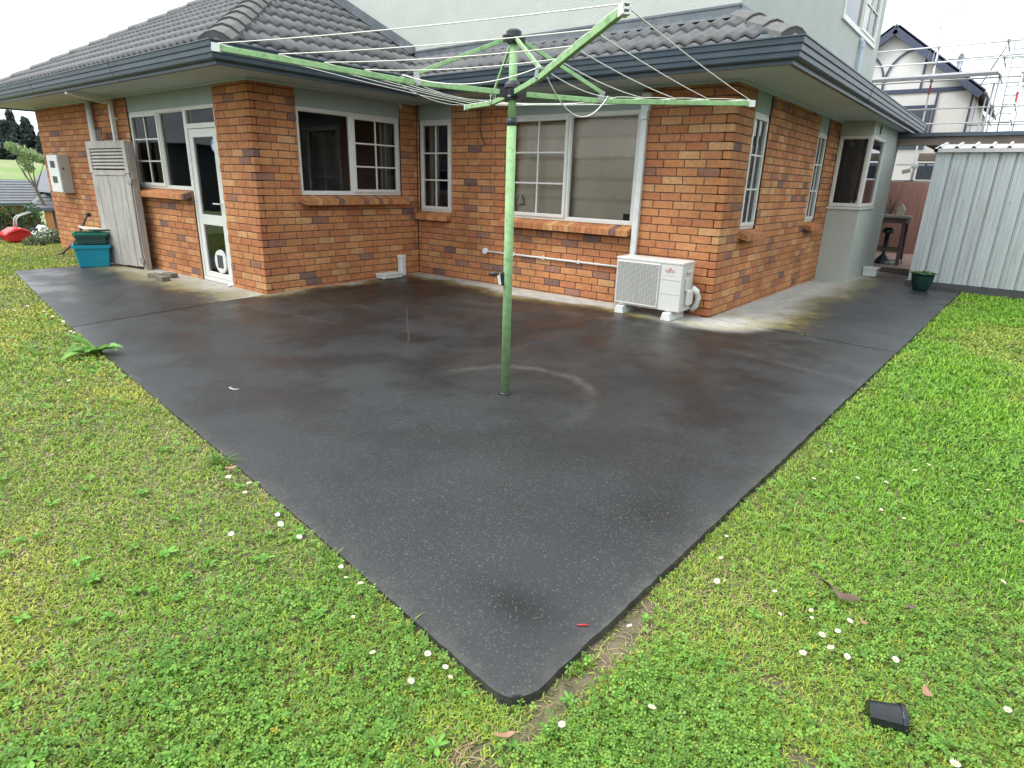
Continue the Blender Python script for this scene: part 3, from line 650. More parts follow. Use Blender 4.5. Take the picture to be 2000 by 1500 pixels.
mb = MB(); mb.box(.02, BX-.11, BY0+.11, BY1, 1.05, 1.10); mb.box(-.11, -.10, BY0-.05, BY1, 0, 2.4); mb.box(BX-.13, BX-.115, BY0+.12, BY1, 1.06, 2.3); mb.build('bay_shelf_and_shade', M['roomshade'], house)  # shelf, plus near-black panels standing in for the shade inside the bay

# soffit, gutter -------------------------------------------------------
OV = .665; XL = -12.45
path = [(XL, 3.0), (XL, -D_-OV), (-W_+OV, -D_-OV), (-W_+OV, -OV), (OV, -OV), (OV, 7.6)]
mb = MB(); sz0, sz1 = ZTOP-.0, ZTOP+.012
for x0, x1, y0, y1 in ((XL, -W_+OV, -D_-OV, -D_+.02), (-W_-.02, -W_+OV, -D_+.02, .02), (-W_+OV, OV, -OV, .02), (-.02, OV, .02, 7.6), (XL, -11.8, -D_+.02, 3)):
    mb.box(x0, x1, y0, y1, sz0, sz1)
mb.build('soffit', M['soffit'], house)
mb = MB()
for x0, x1, y0, y1 in ((-11.86, -W_, -D_-.025, -D_-.001), (-W_+.001, -W_+.025, -D_-.024, -.026), (-W_+.025, .025, -.025, -.001), (.001, .025, -.0, 4.59)):
    mb.box(x0, x1, y0, y1, ZTOP-.028, ZTOP-.001)
mb.build('soffit_bead', M['soffit'], house)
prof = [(-.03, 2.352), (.014, 2.352), (.016, 2.382), (.060, 2.388), (.072, 2.398), (.077, 2.425), (.070, 2.430), (.070, 2.436), (.085, 2.442), (.089, 2.478), (.082, 2.483), (.082, 2.489), (.097, 2.495), (.103, 2.535), (.113, 2.541), (.113, 2.551), (.098, 2.551), (.080, 2.50), (.06, 2.42), (.018, 2.41), (.014, 2.50), (-.03, 2.50)]
def sweep(path, prof, name, m, parent):
    P = [Vector((x, y)) for x, y in path]; v = []; n = len(P); k = len(prof); mb = MB()
    for i, p in enumerate(P):
        d0 = (P[i]-P[i-1]).normalized() if i > 0 else None; d1 = (P[i+1]-P[i]).normalized() if i < n-1 else None
        out = lambda d: Vector((d.y, -d.x))
        if d0 is None: o = out(d1)
        elif d1 is None: o = out(d0)
        else: o = (out(d0)+out(d1)); o = o/ (o.dot(out(d0)))
        for off, z in prof: v.append((p.x+o.x*off, p.y+o.y*off, z))
    f = []
    for i in range(n-1):
        for j in range(k): j2 = (j+1) % k; f.append((i*k+j, i*k+j2, (i+1)*k+j2, (i+1)*k+j))
    f += [tuple(range(k)), tuple((n-1)*k+j for j in range(k-1, -1, -1))]
    mb.add(v, f); return mb.build(name, m, parent)
gut = sweep(path, prof, 'gutter', M['gutter'], house)
# gutter joiners
prof2 = [(o_+.003 if o_ > .012 and k_ < 17 else o_, z_-(.002 if k_ < 4 else 0)) for k_, (o_, z_) in enumerate(prof)]
for s0, s1 in (((-9.2, -D_-OV), (-9.14, -D_-OV)), ((-6.3, -D_-OV), (-6.24, -D_-OV)), ((-W_+OV, -1.9), (-W_+OV, -1.84)), ((-1.75, -OV), (-1.69, -OV)), ((OV, 2.3), (OV, 2.36)), ((OV, 5.2), (OV, 5.26))):
    sweep([s0, s1], prof2, 'gutter_joiner', M['gutter'], house)

# roof -----------------------------------------------------------------
TT = .515; TP = math.atan(TT); T1 = .575; HK = T1/TT; Y1, X1 = .13, -.13; EZ = 2.535
def rz(inset): return EZ+TT*inset
roof = MB()
RX = -W_+OV; RY = -D_-OV
hh = 6.0
def pl(x, y, ins): return (x, y, rz(ins)-.045)
# underlay sheets below the tiles
p1 = lambda x, y, i_: (x, y, EZ+T1*i_-.045)
roof.add([p1(XL, RY, 0), p1(RX, RY, 0), p1(RX-4*HK, RY+4, 4), p1(XL+4, RY+4, 4)], [(0, 1, 2, 3)])
roof.add([pl(RX, RY, 0), pl(RX, -OV, 0), pl(RX-Y1-OV, Y1, Y1+OV), pl(RX-4*HK, Y1, 4*HK), pl(RX-4*HK, RY+4, 4*HK)], [(0, 1, 2, 3, 4)])
roof.add([pl(RX, -OV, 0), pl(OV, -OV, 0), pl(X1, Y1, Y1+OV), pl(RX-Y1-OV, Y1, Y1+OV)], [(0, 1, 2, 3)])
roof.add([pl(OV, -OV, 0), pl(OV, 7.6, 0), pl(X1, 7.6, OV-X1), pl(X1, Y1, Y1+OV)], [(0, 1, 2, 3)])
roof.add([p1(XL, RY, 0), p1(XL+4, RY+4, 4), p1(XL+4, 3, 4), p1(XL, 3, 0)], [(0, 1, 2, 3)])
roof_o = roof.build('roof', M['tile'], house, fix=False)
TWID, TRUN = .31, .36; TL = TRUN/math.cos(math.atan(T1))+.05
def tile_verts():
    """one two-roll tile in (along eave, up slope, normal)"""
    n = 6; v = []; us = [TWID*i/(2*n) for i in range(2*n+1)]
    h = lambda u: .036*(.5-.5*math.cos(2*PI*u/(TWID/2)))**1.15
    for s, lift in ((0, .038), (TL, .0)):
        for u in us: v.append((u, s, h(u)+lift))
    for u in us: v.append((u, .002, h(u)+.038-.034))
    m = 2*n+1; f = [(i, i+1, m+i+1, m+i) for i in range(2*n)]+[(2*m+i, 2*m+i+1, i+1, i) for i in range(2*n)]
    return v, f
TV, TF = tile_verts()
faces = [  # origin, along, upslope(horizontal), length, rows, clip planes (point, inward normal)
    ((XL, RY), (1, 0), (0, 1), RX-XL, 11, [((RX, RY), (-1, -HK)), ((XL, RY), (1, -1))]),
    ((RX, RY), (0, 1), (-1, 0), -OV+.9-RY, 10, [((RX, RY), (1, HK)), ((RX, -OV), (-1, -1)), ((RX, Y1), (0, -1))]),
    ((RX-.9, -OV), (1, 0), (0, 1), OV-RX+.9, 2, [((RX, -OV), (1, 1)), ((OV, -OV), (-1, -1)), ((0, Y1), (0, -1))]),
    ((OV, -OV), (0, 1), (-1, 0), 8.2, 2, [((OV, -OV), (1, 1)), ((X1, 0), (1, 0))]),
]
tiles = []
for fi, (o, al, up, length, rows, clips) in enumerate(faces):
    TP = math.atan(T1 if fi == 0 else TT)
    A = Vector((al[0], al[1], 0)); U = Vector((up[0]*math.cos(TP), up[1]*math.cos(TP), math.sin(TP))); N = A.cross(U).normalized()
    if N.z < 0: N = -N
    O = Vector((o[0], o[1], EZ))
    R3 = Matrix((A, U, N)).transposed()
    for j in range(-1, rows):
        for i in range(int(length/TWID)+1):
            org = O+A*(i*TWID-(0 if fi in (0, 2) else .05))+U*((j*TRUN+.13)/math.cos(TP))+Vector((0, 0, .0))
            if j == -1: org = org+U*.185+N*(-.016)
            tl_ = TL-.185 if j == -1 else TL; cs = [org+A*a+U*s for a in (0, TWID) for s in (0, tl_)]
            st_ = 'in'
            for (px, py), (nx_, ny_) in clips:
                ds = [(c.x-px)*nx_+(c.y-py)*ny_ for c in cs]
                if max(ds) < .0: st_ = 'out'; break
                if min(ds) < 0: st_ = 'cut'
            if st_ == 'out': continue
            if j == -1 and False: continue
            tiles.append((fi, j, org, R3, N, st_, clips))
base_tile = {}
def tmesh(mi):
    if mi not in base_tile:
        b = MB(); b.v = list(TV); b.f = list(TF); b.m = [0]*len(TF); base_tile[mi] = b.mesh('roof_tile', M['tile'] if mi == 0 else M['tile2'], smooth=True)
    return base_tile[mi]
def tvis(t):
    c = np.array(t[2]); d = c-CAM; r = np.linalg.norm(d); dz = d@CF
    if dz < .1: return 0
    px, py = (d@CR)/dz*FPX+1000, 750-(d@CU)/dz*FPX
    ok = -20 < px < 2000 and -30 < py < 260
    return (max(0, -(d/r)@np.array(t[4]))/r**2 if ok else 0)*(0 if t[0] == 3 else 1)
tiles.sort(key=lambda t: -tvis(t))
restt = MB()
def clip_mesh(v, f, clips):
    bm = bmesh.new(); vs_ = [bm.verts.new(p) for p in v]
    for q in f: bm.faces.new([vs_[i] for i in q])
    for (px, py), (nx_, ny_) in clips:
        bmesh.ops.bisect_plane(bm, geom=bm.verts[:]+bm.edges[:]+bm.faces[:], plane_co=(px, py, 0), plane_no=(-nx_, -ny_, 0), clear_outer=True)
    bm.verts.index_update(); v2 = [tuple(x.co) for x in bm.verts]; f2 = [tuple(x.index for x in q.verts) for q in bm.faces]; bm.free(); return v2, f2
for k, (fi, j, org, R3, N, st_, clips) in enumerate(tiles):
    mi = 1 if random.random() < .4 else 0
    if st_ == 'in' and k < 300:
        o = link('roof_tile', tmesh(mi), roof_o); Mx = R3.to_4x4() @ Matrix.Diagonal((1, (TL-.185)/TL if j == -1 else 1, 1, 1)); Mx.translation = org; o.matrix_basis = Mx
    else:
        sy_ = (TL-.185)/TL if j == -1 else 1; v = [tuple(R3 @ Vector((p[0], p[1]*sy_, p[2]))+org) for p in TV]; f = TF
        if st_ == 'cut':
            v, f = clip_mesh(v, f, clips)
            if not f: continue
        if k < 300:
            b = MB(); b.add(v, f); b.build('roof_tile', M['tile'] if mi == 0 else M['tile2'], roof_o, smooth=True, fix=False)
        else: restt.add(v, f, mi)
o = restt.build('roof_tiles', [M['tile'], M['tile2']], roof_o, smooth=True, fix=False); stuff(o)
# hip caps
def hip_caps(x0, y0, dx, dy, n, s0=.0, sl=TT, k_=1.0):
    d = Vector((dx, dy, sl)).normalized(); side = Vector((-dy, dx, 0)).normalized(); up = side.cross(d)
    if up.z < 0: up = -up
    for i in range(n):
        st0 = Vector((x0, y0, EZ+.055))+d*(s0+i*.37)
        prof_ = [(-.15, -.12), (-.145, -.035), (-.075, .018), (0, .040), (.075, .018), (.145, -.035), (.15, -.12)]
        v = []; L_ = .42
        for s, lift, sc in ((0, .026, 1.06), (L_, 0, .98)):
            for a, h in prof_: v.append(st0+d*s+side*a*sc*k_+up*(h*k_+lift))
        for a, h in prof_: v.append(st0+d*.004+side*a*k_+up*(h*k_+.026-.022))
        m = len(prof_); f = [(q, q+1, m+q+1, m+q) for q in range(m-1)]+[(q+1, q, 2*m+q, 2*m+q+1) for q in range(m-1)]+([tuple(range(2*m, 3*m))] if i == 0 else [])
        b = MB(); b.add(v, f); b.build('ridge_tile', M['ridge'], roof_o, fix=True)
hip_caps(RX-.02, RY+.02, -HK, 1, 12, sl=T1); hip_caps(XL+.02, RY+.02, 1, 1, 15, sl=T1); hip_caps(OV-.02, -OV+.02, -1, 1, 3, k_=.72)
# lead pieces on the short hip, wall flashing, valley trough
mb = MB()
zf = rz(Y1+OV)
mb.add([(RX-Y1-OV-.1, Y1-.16, zf-TT*.16+.055), (X1+.05, Y1-.16, zf-TT*.16+.055), (X1+.05, Y1-.012, zf+.03), (RX-Y1-OV-.1, Y1-.012, zf+.03)], [(0, 1, 2, 3)])
mb.box(RX-Y1-OV-.05, X1+.012, Y1-.014, Y1-.002, zf+.01, zf+.115)
mb.box(RX-Y1-OV-.05, X1+.016, Y1-.022, Y1-.0145, zf+.100, zf+.122)
x0 = RX-Y1-OV
mb.add([(x0, Y1-.014, zf+.05), (x0-2.6, Y1-.014, zf+.05+2.6*TT), (x0-2.6, Y1-.014, zf+.19+2.6*TT), (x0, Y1-.014, zf+.19)], [(0, 1, 2, 3)])
mb.add([(x0, Y1-.014, zf+.06), (x0-2.6, Y1-.014, zf+.06+2.6*TT), (x0-2.6, Y1-.09, zf+.075+2.6*TT), (x0, Y1-.09, zf+.075)], [(0, 1, 2, 3)])
mb.box(X1+.002, X1+.014, Y1-.014, 7.4, zf+.01, zf+.115)
mb.build('wall_flashing', M['flash'], roof_o)
mb = MB(); a = Vector((RX, -OV, EZ+.02)); b = Vector((x0, Y1, zf+.02)); mb.bar(a, b, .13, .02); mb.build('valley_trough', M['flash'], roof_o)
mb = MB()
for i, (s, w_, h_) in enumerate(((.02, .17, .03), (.35, .15, .05), (.7, .14, .06))):
    c = Vector((OV-s, -OV+s, EZ+TT*s+.03)); mb.add([c+Vector((-w_-.12, -w_+.12, -.03)), c+Vector((w_-.02, w_+.02, 0))*.4, c+Vector((-.35, .35, TT*.35+h_))], [(0, 1, 2)])
mb.build('hip_flashing', M['flash'], roof_o)

# upper storey ----------------------------------------------------------
UZ = 6.6
mb = MB(); mb.box(-10.5, X1, Y1, Y1+.12, 2.7, UZ); 
UY0, UY1, WZ0, WZ1 = 4.05, 6.35, 3.72, 4.95; UE = 6.85
mb.box(X1-.12, X1-.0005, Y1+.12, UY0, 2.7, UZ); mb.box(X1-.12, X1-.0005, UY1, UE, 2.7, UZ); mb.box(X1-.12, X1-.0005, UY0, UY1, 2.7, WZ0); mb.box(X1-.12, X1-.0005, UY0, UY1, WZ1, UZ); mb.box(-10, X1-.12, UE-.12, UE, 2.7, UZ)
mb.build('upper_wall', M['stucco'], house)
wu = Wall(1, X1, Y1, UE, [], None)
window(wu, UY0+.004, UY1-.004, WZ0+.004, WZ1-.004, [(UY0+.004, 5.25, False), (5.25, UY1-.004, True)], panel_to=None, d=-.01)
mb = MB(); mb.box(X1+.0, X1+.03, UY0-.06, UY1+.06, WZ0-.045, WZ0-.004); mb.box(X1+.0, X1+.025, UY0-.05, UY0-.001, WZ0-.004, WZ1); mb.box(X1+.0, X1+.025, UY1+.001, UY1+.05, WZ0-.004, WZ1); mb.build('window_trim', M['white'], house)
mb = MB(); mb.box(X1-.3, X1-.28, UY0-.1, UY1+.1, WZ0-.1, WZ1+.1); mb.build('net_curtain', mat('net', (.45, .46, .50), .9), house)
pp = MB(); pp.tube([(X1+.05, 5.35, 2.95), (X1+.05, 5.35, 3.52)], .032, 10); pp.tube([(X1+.05, 5.35, 3.52), (X1+.05, 5.35, 3.60)], .042, 10); pp.tube([(X1+.05, 5.35, 3.60), (X1-.02, 5.35, 3.66)], .036, 10); pp.build('overflow_pipe', M['soffit'], house, smooth=False)

# ------------------------------------------------------------------ rotary clothesline
px_, py_ = POLE; pz = float(zs(px_, py_))
cl = thing('rotary_clothesline', 'green rotary clothesline standing in the middle of the concrete patio', 'clothesline', (px_, py_, pz))
mb = MB(); mb.tube([(px_, py_, pz-.02), (px_, py_, 1.70)], .0295, 20); mb.build('post', M['green'], cl, smooth=True)
mb = MB(); mb.tube([(px_, py_, 1.69), (px_, py_, 2.17)], .0245, 20); mb.build('inner_post', M['green'], cl, smooth=True)
mb = MB(); mb.lathe([(.0255, 1.722), (.032, 1.722), (.0335, 1.70), (.0335, 1.685), (.031, 1.68)], (px_, py_, 0), 20); mb.build('collar', M['black'], cl, smooth=True)
mb = MB(); mb.lathe([(.031, 0.0), (.046, .0), (.044, .008), (.031, .012)], (px_, py_, pz), 20); mb.build('ground_socket', M['black'], cl, smooth=True)
mb = MB(); mb.lathe([(.026, 1.825), (.048, 1.825), (.05, 1.84), (.044, 1.85), (.044, 1.885), (.052, 1.892), (.05, 1.91), (.034, 1.93), (.026, 1.93)], (px_, py_, 0), 16)
TH0 = -.655
for k in range(4):
    a = TH0+k*PI/2; c, s = math.cos(a), math.sin(a); mb.bar((px_+.035*c, py_+.035*s, 1.862), (px_+.082*c, py_+.082*s, 1.862), .042, .046)
mb.build('hub', M['black'], cl)
mb = MB(); mb.lathe([(.0, 2.205), (.034, 2.205), (.046, 2.195), (.047, 2.165), (.040, 2.155), (.036, 2.13), (.025, 2.13)], (px_, py_, 0), 16)
for k in range(4):
    a = TH0+k*PI/2; c, s = math.cos(a), math.sin(a); mb.bar((px_+.03*c, py_+.03*s, 2.155), (px_+.066*c, py_+.066*s, 2.155), .034, .036)
mb.build('top_cap', M['black'], cl)
KR, KZ, TR_, TZ = .586, 1.868, 1.66, 1.945
def arm_pt(k, r, dz=0):
    a = TH0+k*PI/2; z = 1.862+(KZ-1.862)*(r/KR) if r < KR else KZ+(TZ-KZ)*(r-KR)/(TR_-KR)
    z += r/1.66*(-.029*math.cos(a)-.042*math.sin(a))
    return Vector((px_+r*math.cos(a), py_+r*math.sin(a), z+dz))
for k in range(4):
    mb = MB(); mb.bar(arm_pt(k, .07), arm_pt(k, KR+.012), .022, .030); mb.bar(arm_pt(k, KR-.005), arm_pt(k, TR_-.02), .0225, .0305)
    ar = mb.build('arm', M['green'], cl); soften(ar, .003, 2)
    a = TH0+k*PI/2; t = Vector((math.cos(a), math.sin(a), .07)); sd_ = Vector((-t.y, t.x, 0))
    mb = MB(); p0, p1 = arm_pt(k, TR_-.035), arm_pt(k, TR_+.008)
    mb.bar(p0, p1, .030, .008); mb.MM = None
    mb.bar(p0+Vector((0, 0, .017)), p1+Vector((0, 0, .017)), .030, .007); mb.bar(p0-Vector((0, 0, .017)), p1-Vector((0, 0, .017)), .030, .007)
    mb.bar(p0+sd_*.013, p1+sd_*.013, .006, .040); mb.bar(p0-sd_*.013, p1-sd_*.013, .006, .040)
    ec = mb.build('end_cap', M['upvc'], ar)
    mb = MB(); q = arm_pt(k, KR, .045); mb.bar((px_+.05*math.cos(a), py_+.05*math.sin(a), 2.152), q, .014, .022)
    stt = mb.build('strut', M['green'], cl); soften(stt, .002, 1)
    mb = MB(); mb.bar(arm_pt(k, KR-.02, -.012)+sd_*.016, arm_pt(k, KR-.004, .058)+sd_*.012, .004, .03); mb.bar(arm_pt(k, KR-.02, -.012)-sd_*.016, arm_pt(k, KR-.004, .058)-sd_*.012, .004, .03)
    mb.tube([arm_pt(k, KR)+sd_*.024, arm_pt(k, KR)-sd_*.024], .006, 8); mb.tube([q+sd_*.02, q-sd_*.02], .005, 8)
    mb.build('knuckle', M['galv'], ar)
def cord(p, q, sag, name='line', m=None, r=.0026, n=10, side=Vector((0, 0, 0))):
    pts = [Vector(p).lerp(Vector(q), t)+Vector((0, 0, -sag*4*t*(1-t)))+side*4*t*(1-t) for t in [i/n for i in range(n+1)]]
    b = MB(); b.tube(pts, r, 6, cap=False); return b.build(name, m or M['cord'], cl, smooth=True)
radii = [1.635, 1.33, 1.09, .87, .67]
for k in range(4):
    for i, r in enumerate(radii):
        sg = [.012, .012, .015, .02, .03][i]*(1 if k in (3, 0) else 1.2)
        if k == 3 and i == 4: continue
        cord(arm_pt(k, r, .022), arm_pt((k+1) % 4, r, .022), sg)
# the slack runs along the arms, and the two loose loops that hang from the knuckles
for k in (0, 1):
    for r0, r1 in zip(radii[:-1], radii[1:]):
        cord(arm_pt(k, r0, .019), arm_pt(k, r1, .026), -.004, r=.0022, n=4)
cord(arm_pt(3, .66, .03), arm_pt(0, .60, .05), .065, m=M['cord'], r=.0032, n=20)
cord(arm_pt(0, .70, -.01), arm_pt(1, .62, .03), .155, m=M['cord'], r=.0034, n=24)
cord(arm_pt(3, .70, -.012), arm_pt(2, 1.35, .02), .05, m=M['cord'], r=.0024, n=16)
# winding handle on the post
hx, hy, hz = px_-.045*CR[0], py_-.045*CR[1], .735
mb = MB(); mb.box(-.05, -.022, -.022, .022, -.04, .05, bev=.008); mb.M = None
mb.v = [tuple(Vector((px_, py_, hz))+Vector((CR[0], CR[1], 0))*x+Vector((-CR[1], CR[0], 0))*y+Vector((0, 0, z))) for x, y, z in mb.v]
wd = mb.build('winder', M['black'], cl)
fw = Vector((-CR[1], CR[0], 0)); rt = Vector((CR[0], CR[1], 0)); c0 = Vector((px_, py_, hz))
mb = MB(); mb.bar(c0-rt*.05-fw*.03+Vector((0, 0, -.03)), c0-rt*.062-fw*.03+Vector((0, 0, .035)), .024, .018); mb.build('crank', M['upvc'], wd)
mb = MB(); mb.tube([c0-rt*.06-fw*.03+Vector((0, 0, .035)), c0-rt*.085-fw*.03+Vector((0, 0, .037)), c0-rt*.125-fw*.03+Vector((0, 0, .040))], .0135, 10); mb.build('crank_grip', M['black'], wd, smooth=True)

# ------------------------------------------------------------------ outdoor unit of the heat pump
ax0, ax1, ay0, ay1, az0, az1 = -.965, -.180, -.415, -.125, .072, .600
ac = thing('air_conditioner', 'white outdoor heat pump unit with fan grille under the downpipe', 'heat pump', (-.57, -.27, -.02))
mb = MB(); mb.box(ax0, ax1, ay0, ay1, az0, az1-.012, bev=.008); body = mb.build('casing', M['acwhite'], ac)
mb = MB(); mb.box(ax0-.004, ax1+.004, ay0-.005, ay1+.004, az1-.03, az1, bev=.006); mb.build('lid', M['acwhite'], ac)
gx0, gx1, gz0, gz1 = ax0+.028, ax0+.515, az0+.035, az1-.055
mb = MB(); mb.box(gx0, gx1, ay0-.002, ay0+.0, gz0, gz1); mb.build('fan_opening', M['acgrey'], ac)
mb = MB()
for x0, x1, z0, z1 in ((gx0-.014, gx1+.014, gz0-.014, gz0), (gx0-.014, gx1+.014, gz1, gz1+.014), (gx0-.014, gx0, gz0, gz1), (gx1, gx1+.014, gz0, gz1)): mb.box(x0, x1, ay0-.014, ay0+.001, z0, z1, bev=.003)
gr = mb.build('grille', M['acwhite'], ac)
mb = MB(); nsl = 34
for i in range(nsl):
    z = gz0+(gz1-gz0)*(i+.5)/nsl
    pts = [(gx0+(gx1-gx0)*t/28, ay0-.010, z+.0018*math.sin(t*PI/2+.0)) for t in range(29)]
    for p, q in zip(pts[:-1], pts[1:]): mb.bar(p, q, .006, .0062)
for i in range(1, 7):
    x = gx0+(gx1-gx0)*i/7; mb.box(x-.002, x+.002, ay0-.007, ay0-.003, gz0, gz1)
stuff(mb.build('grille_wires', M['acwhite'], ac, fix=False))
# panel seams, moulded handle side
for z in (az0+.185, az0+.335):
    mb = MB(); mb.box(ax0+.545, ax1-.012, ay0-.0022, ay0+.001, z-.002, z+.002); mb.build('panel_seam', M['metergrey'], ac)
mb = MB(); mb.box(ax0+.536, ax0+.540, ay0-.0018, ay0+.001, az0+.01, az1-.03); mb.build('panel_seam', M['metergrey'], ac)
mb = MB(); mb.box(ax1-.002, ax1+.028, ay0+.10, ay0+.20, az1-.12, az1-.085, bev=.008); mb.build('lift_handle', M['acwhite'], ac)
mb = MB(); mb.box(ax1-.002, ax1+.022, ay0+.075, ay0+.165, az1-.31, az1-.16, bev=.012); mb.build('terminal_cover', M['acwhite'], ac)
mb = MB(); mb.box(ax1-.002, ax1+.05, ay0+.10, ay0+.24, az0+.06, az0+.24, bev=.022); mb.build('valve_cover', M['acwhite'], ac)
mb = MB(); mb.tube([(ax1+.03, ay0+.22, az0+.25), (ax1+.07, ay0+.26, az0+.21), (ax1+.085, ay0+.285, az0+.14), (ax1+.06, ay0+.30, az0+.05), (ax1+.01, ay0+.31, az0+.0)], .032, 12); mb.build('pipe_lagging', M['upvc'], ac, smooth=True)
for x in (ax0+.10, ax1-.12):
    mb = MB(); z0 = float(zs(x, -.3))
    prof_ = [(-.055, z0-.002), (-.055, z0+.012), (-.042, z0+.075), (-.03, az0-.004), (.03, az0-.004), (.042, z0+.075), (.055, z0+.012), (.055, z0-.002)]
    mb.prism([(x+p, z) for p, z in prof_], 1, ay0-.06, ay1+.02); ft = mb.build('foot', M['upvc'], ac); soften(ft, .006, 2)
    mb = MB(); mb.tube([(x, ay0-.035, az0-.004), (x, ay0-.035, az0+.012)], .012, 8); mb.tube([(x, ay0-.035, az0+.012), (x+.018, ay0-.035, az0+.012)], .005, 6); mb.build('bolt', M['galv'], ac)
for x in (ax0+.03, ax0+.42, ax1-.03):
    mb = MB(); mb.tube([(x, ay0-.002, az1-.018 if x != ax0+.42 else az0+.01), (x, ay0-.007, az1-.018 if x != ax0+.42 else az0+.01)], .005, 8); mb.build('screw', M['galv'], ac)
def lettering(txt, size, loc, m, name, parent, sx=1.0, spacing=1.0):
    cu = bpy.data.curves.new(name, 'FONT'); cu.body = txt; cu.size = size; cu.extrude = .0006; cu.align_x = 'CENTER'; cu.space_character = spacing
    tmp = bpy.data.objects.new('tmp_text', cu); COL.objects.link(tmp); bpy.context.view_layer.update()
    me = bpy.data.meshes.new_from_object(tmp.evaluated_get(bpy.context.evaluated_depsgraph_get())); bpy.data.objects.remove(tmp, do_unlink=True); bpy.data.curves.remove(cu)
    me.transform(Matrix.Translation(loc) @ Matrix.Rotation(PI/2, 4, 'X') @ Matrix.Diagonal((sx, 1, 1, 1))); me.materials.clear(); me.materials.append(m)
    return link(name, me, parent)
lettering('FUJITSU', .042, (ax0+.645, ay0-.0015, az1-.115), M['logo'], 'lettering', ac, .82, .95)
mb = MB(); lp = [Vector((ax0+.645+.012*math.cos(t)-.004, ay0-.002, az1-.073+.006*math.sin(2*t))) for t in [i*2*PI/20 for i in range(21)]]; mb.tube(lp, .0016, 5, cap=False); mb.build('logo_mark', M['logo'], ac)
mb = MB(); mb.box(ax0+.595, ax0+.70, ay0-.0012, ay0+.0005, az1-.148, az1-.145); mb.build('small_print', M['greytext'], ac)

# pipe cover above it, conduit beside it -------------------------------
pc = thing('pipe_cover', 'white vertical pipe cover running up the brick wall above the heat pump', 'pipe cover', (-.975, -.03, .55))
mb = MB(); mb.box(-1.012, -.940, -.056, -.004, .585, 2.03, bev=.006); mb.build('trunking', M['upvc'], pc)
mb = MB(); mb.box(-.985, -.967, -.0595, -.0555, .59, 2.03); mb.build('ridge', M['upvc'], pc)
mb = MB(); mb.prism([(-1.018, 2.03), (-.934, 2.03), (-.934, 2.10), (-.915, 2.14), (-.915, 2.30), (-1.018, 2.30)], 1, -.075, -.003); o = mb.build('top_cap', M['upvc'], pc); soften(o, .012, 3)
cdn = thing('conduit', 'thin white conduit clipped along the bricks left of the heat pump', 'conduit', (-2.2, -.02, .42))
mb = MB(); mb.tube([(-3.235, -.022, .428), (-.97, -.022, .428)], .0125, 10); mb.build('pipe', M['upvc'], cdn, smooth=True)
mb = MB(); mb.tube([(-3.25, -.001, .428), (-3.25, -.042, .428)], .042, 20); o = mb.build('junction_box', M['upvc'], cdn, smooth=False); soften(o, .006, 2)
for x in (-2.75, -2.26, -1.72):
    mb = MB(); mb.box(x-.012, x+.012, -.037, -.003, .405, .452, bev=.003); mb.build('clip', M['upvc'], cdn)
# loose dark cable on the wall left of the window
mb = MB(); mb.tube([(-3.31, -.012, 2.34), (-3.36, -.014, 2.2), (-3.385, -.014, 2.05), (-3.36, -.014, 1.92), (-3.28, -.013, 1.80)], .004, 6)
tag(mb.build('cable', M['black'], None, smooth=True), 'loose dark cable hanging under the eave left of the wide window', 'cable')
# security sensor in the corner
sn = thing('sensor', 'small white sensor under the eave in the inner corner', 'sensor', (-W_+.06, -.37, 2.33)); mb = MB(); mb.box(-W_+.025, -W_+.085, -.40, -.34, 2.31, 2.374, bev=.008); mb.build('mount', M['soffit'], sn); mb = MB(); mb.tube([(-W_+.075, -.37, 2.32), (-W_+.105, -.385, 2.28)], .026, 12); mb.build('eye', M['soffit'], sn, smooth=True)

# inner corner: capped pipe stub and gully lid --------------------------
z0 = float(zs(-4.5, -.4))
sp = thing('pipe_stub', 'short white capped pipe standing in the inner corner of the bricks', 'pipe', (-4.545, -.40, z0)); mb = MB(); mb.box(-4.60, -4.505, -.445, -.355, z0, .245, bev=.012); mb.build('shaft', M['upvc'], sp); mb = MB(); mb.box(-4.604, -4.501, -.449, -.351, .235, .285, bev=.010); mb.build('cap', M['upvc'], sp)
gl_ = thing('gully_box', 'low white plastic gully box on the concrete beside the pipe stub', 'drain box', (-4.53, -.67, z0))
mb = MB(); mb.box(-4.60, -4.42, -.86, -.50, z0, z0+.055, bev=.012); mb.build('tray', M['upvc'], gl_); mb = MB(); mb.box(-4.607, -4.412, -.868, -.492, z0+.05, z0+.074, bev=.008); mb.build('lid', M['upvc'], gl_)
# white block at the far end of the bay
z0 = float(zs(.6, 6.1)); gb = thing('drain_box', 'white plastic box on the concrete at the foot of the bay', 'drain box', (.56, 6.15, z0)); mb = MB(); mb.box(.47, .69, 5.98, 6.28, z0, z0+.13, bev=.012); mb.build('body', M['upvc'], gb); mb = MB(); mb.box(.463, .70, 5.97, 6.29, z0+.12, z0+.15, bev=.008); mb.build('lid', M['upvc'], gb)

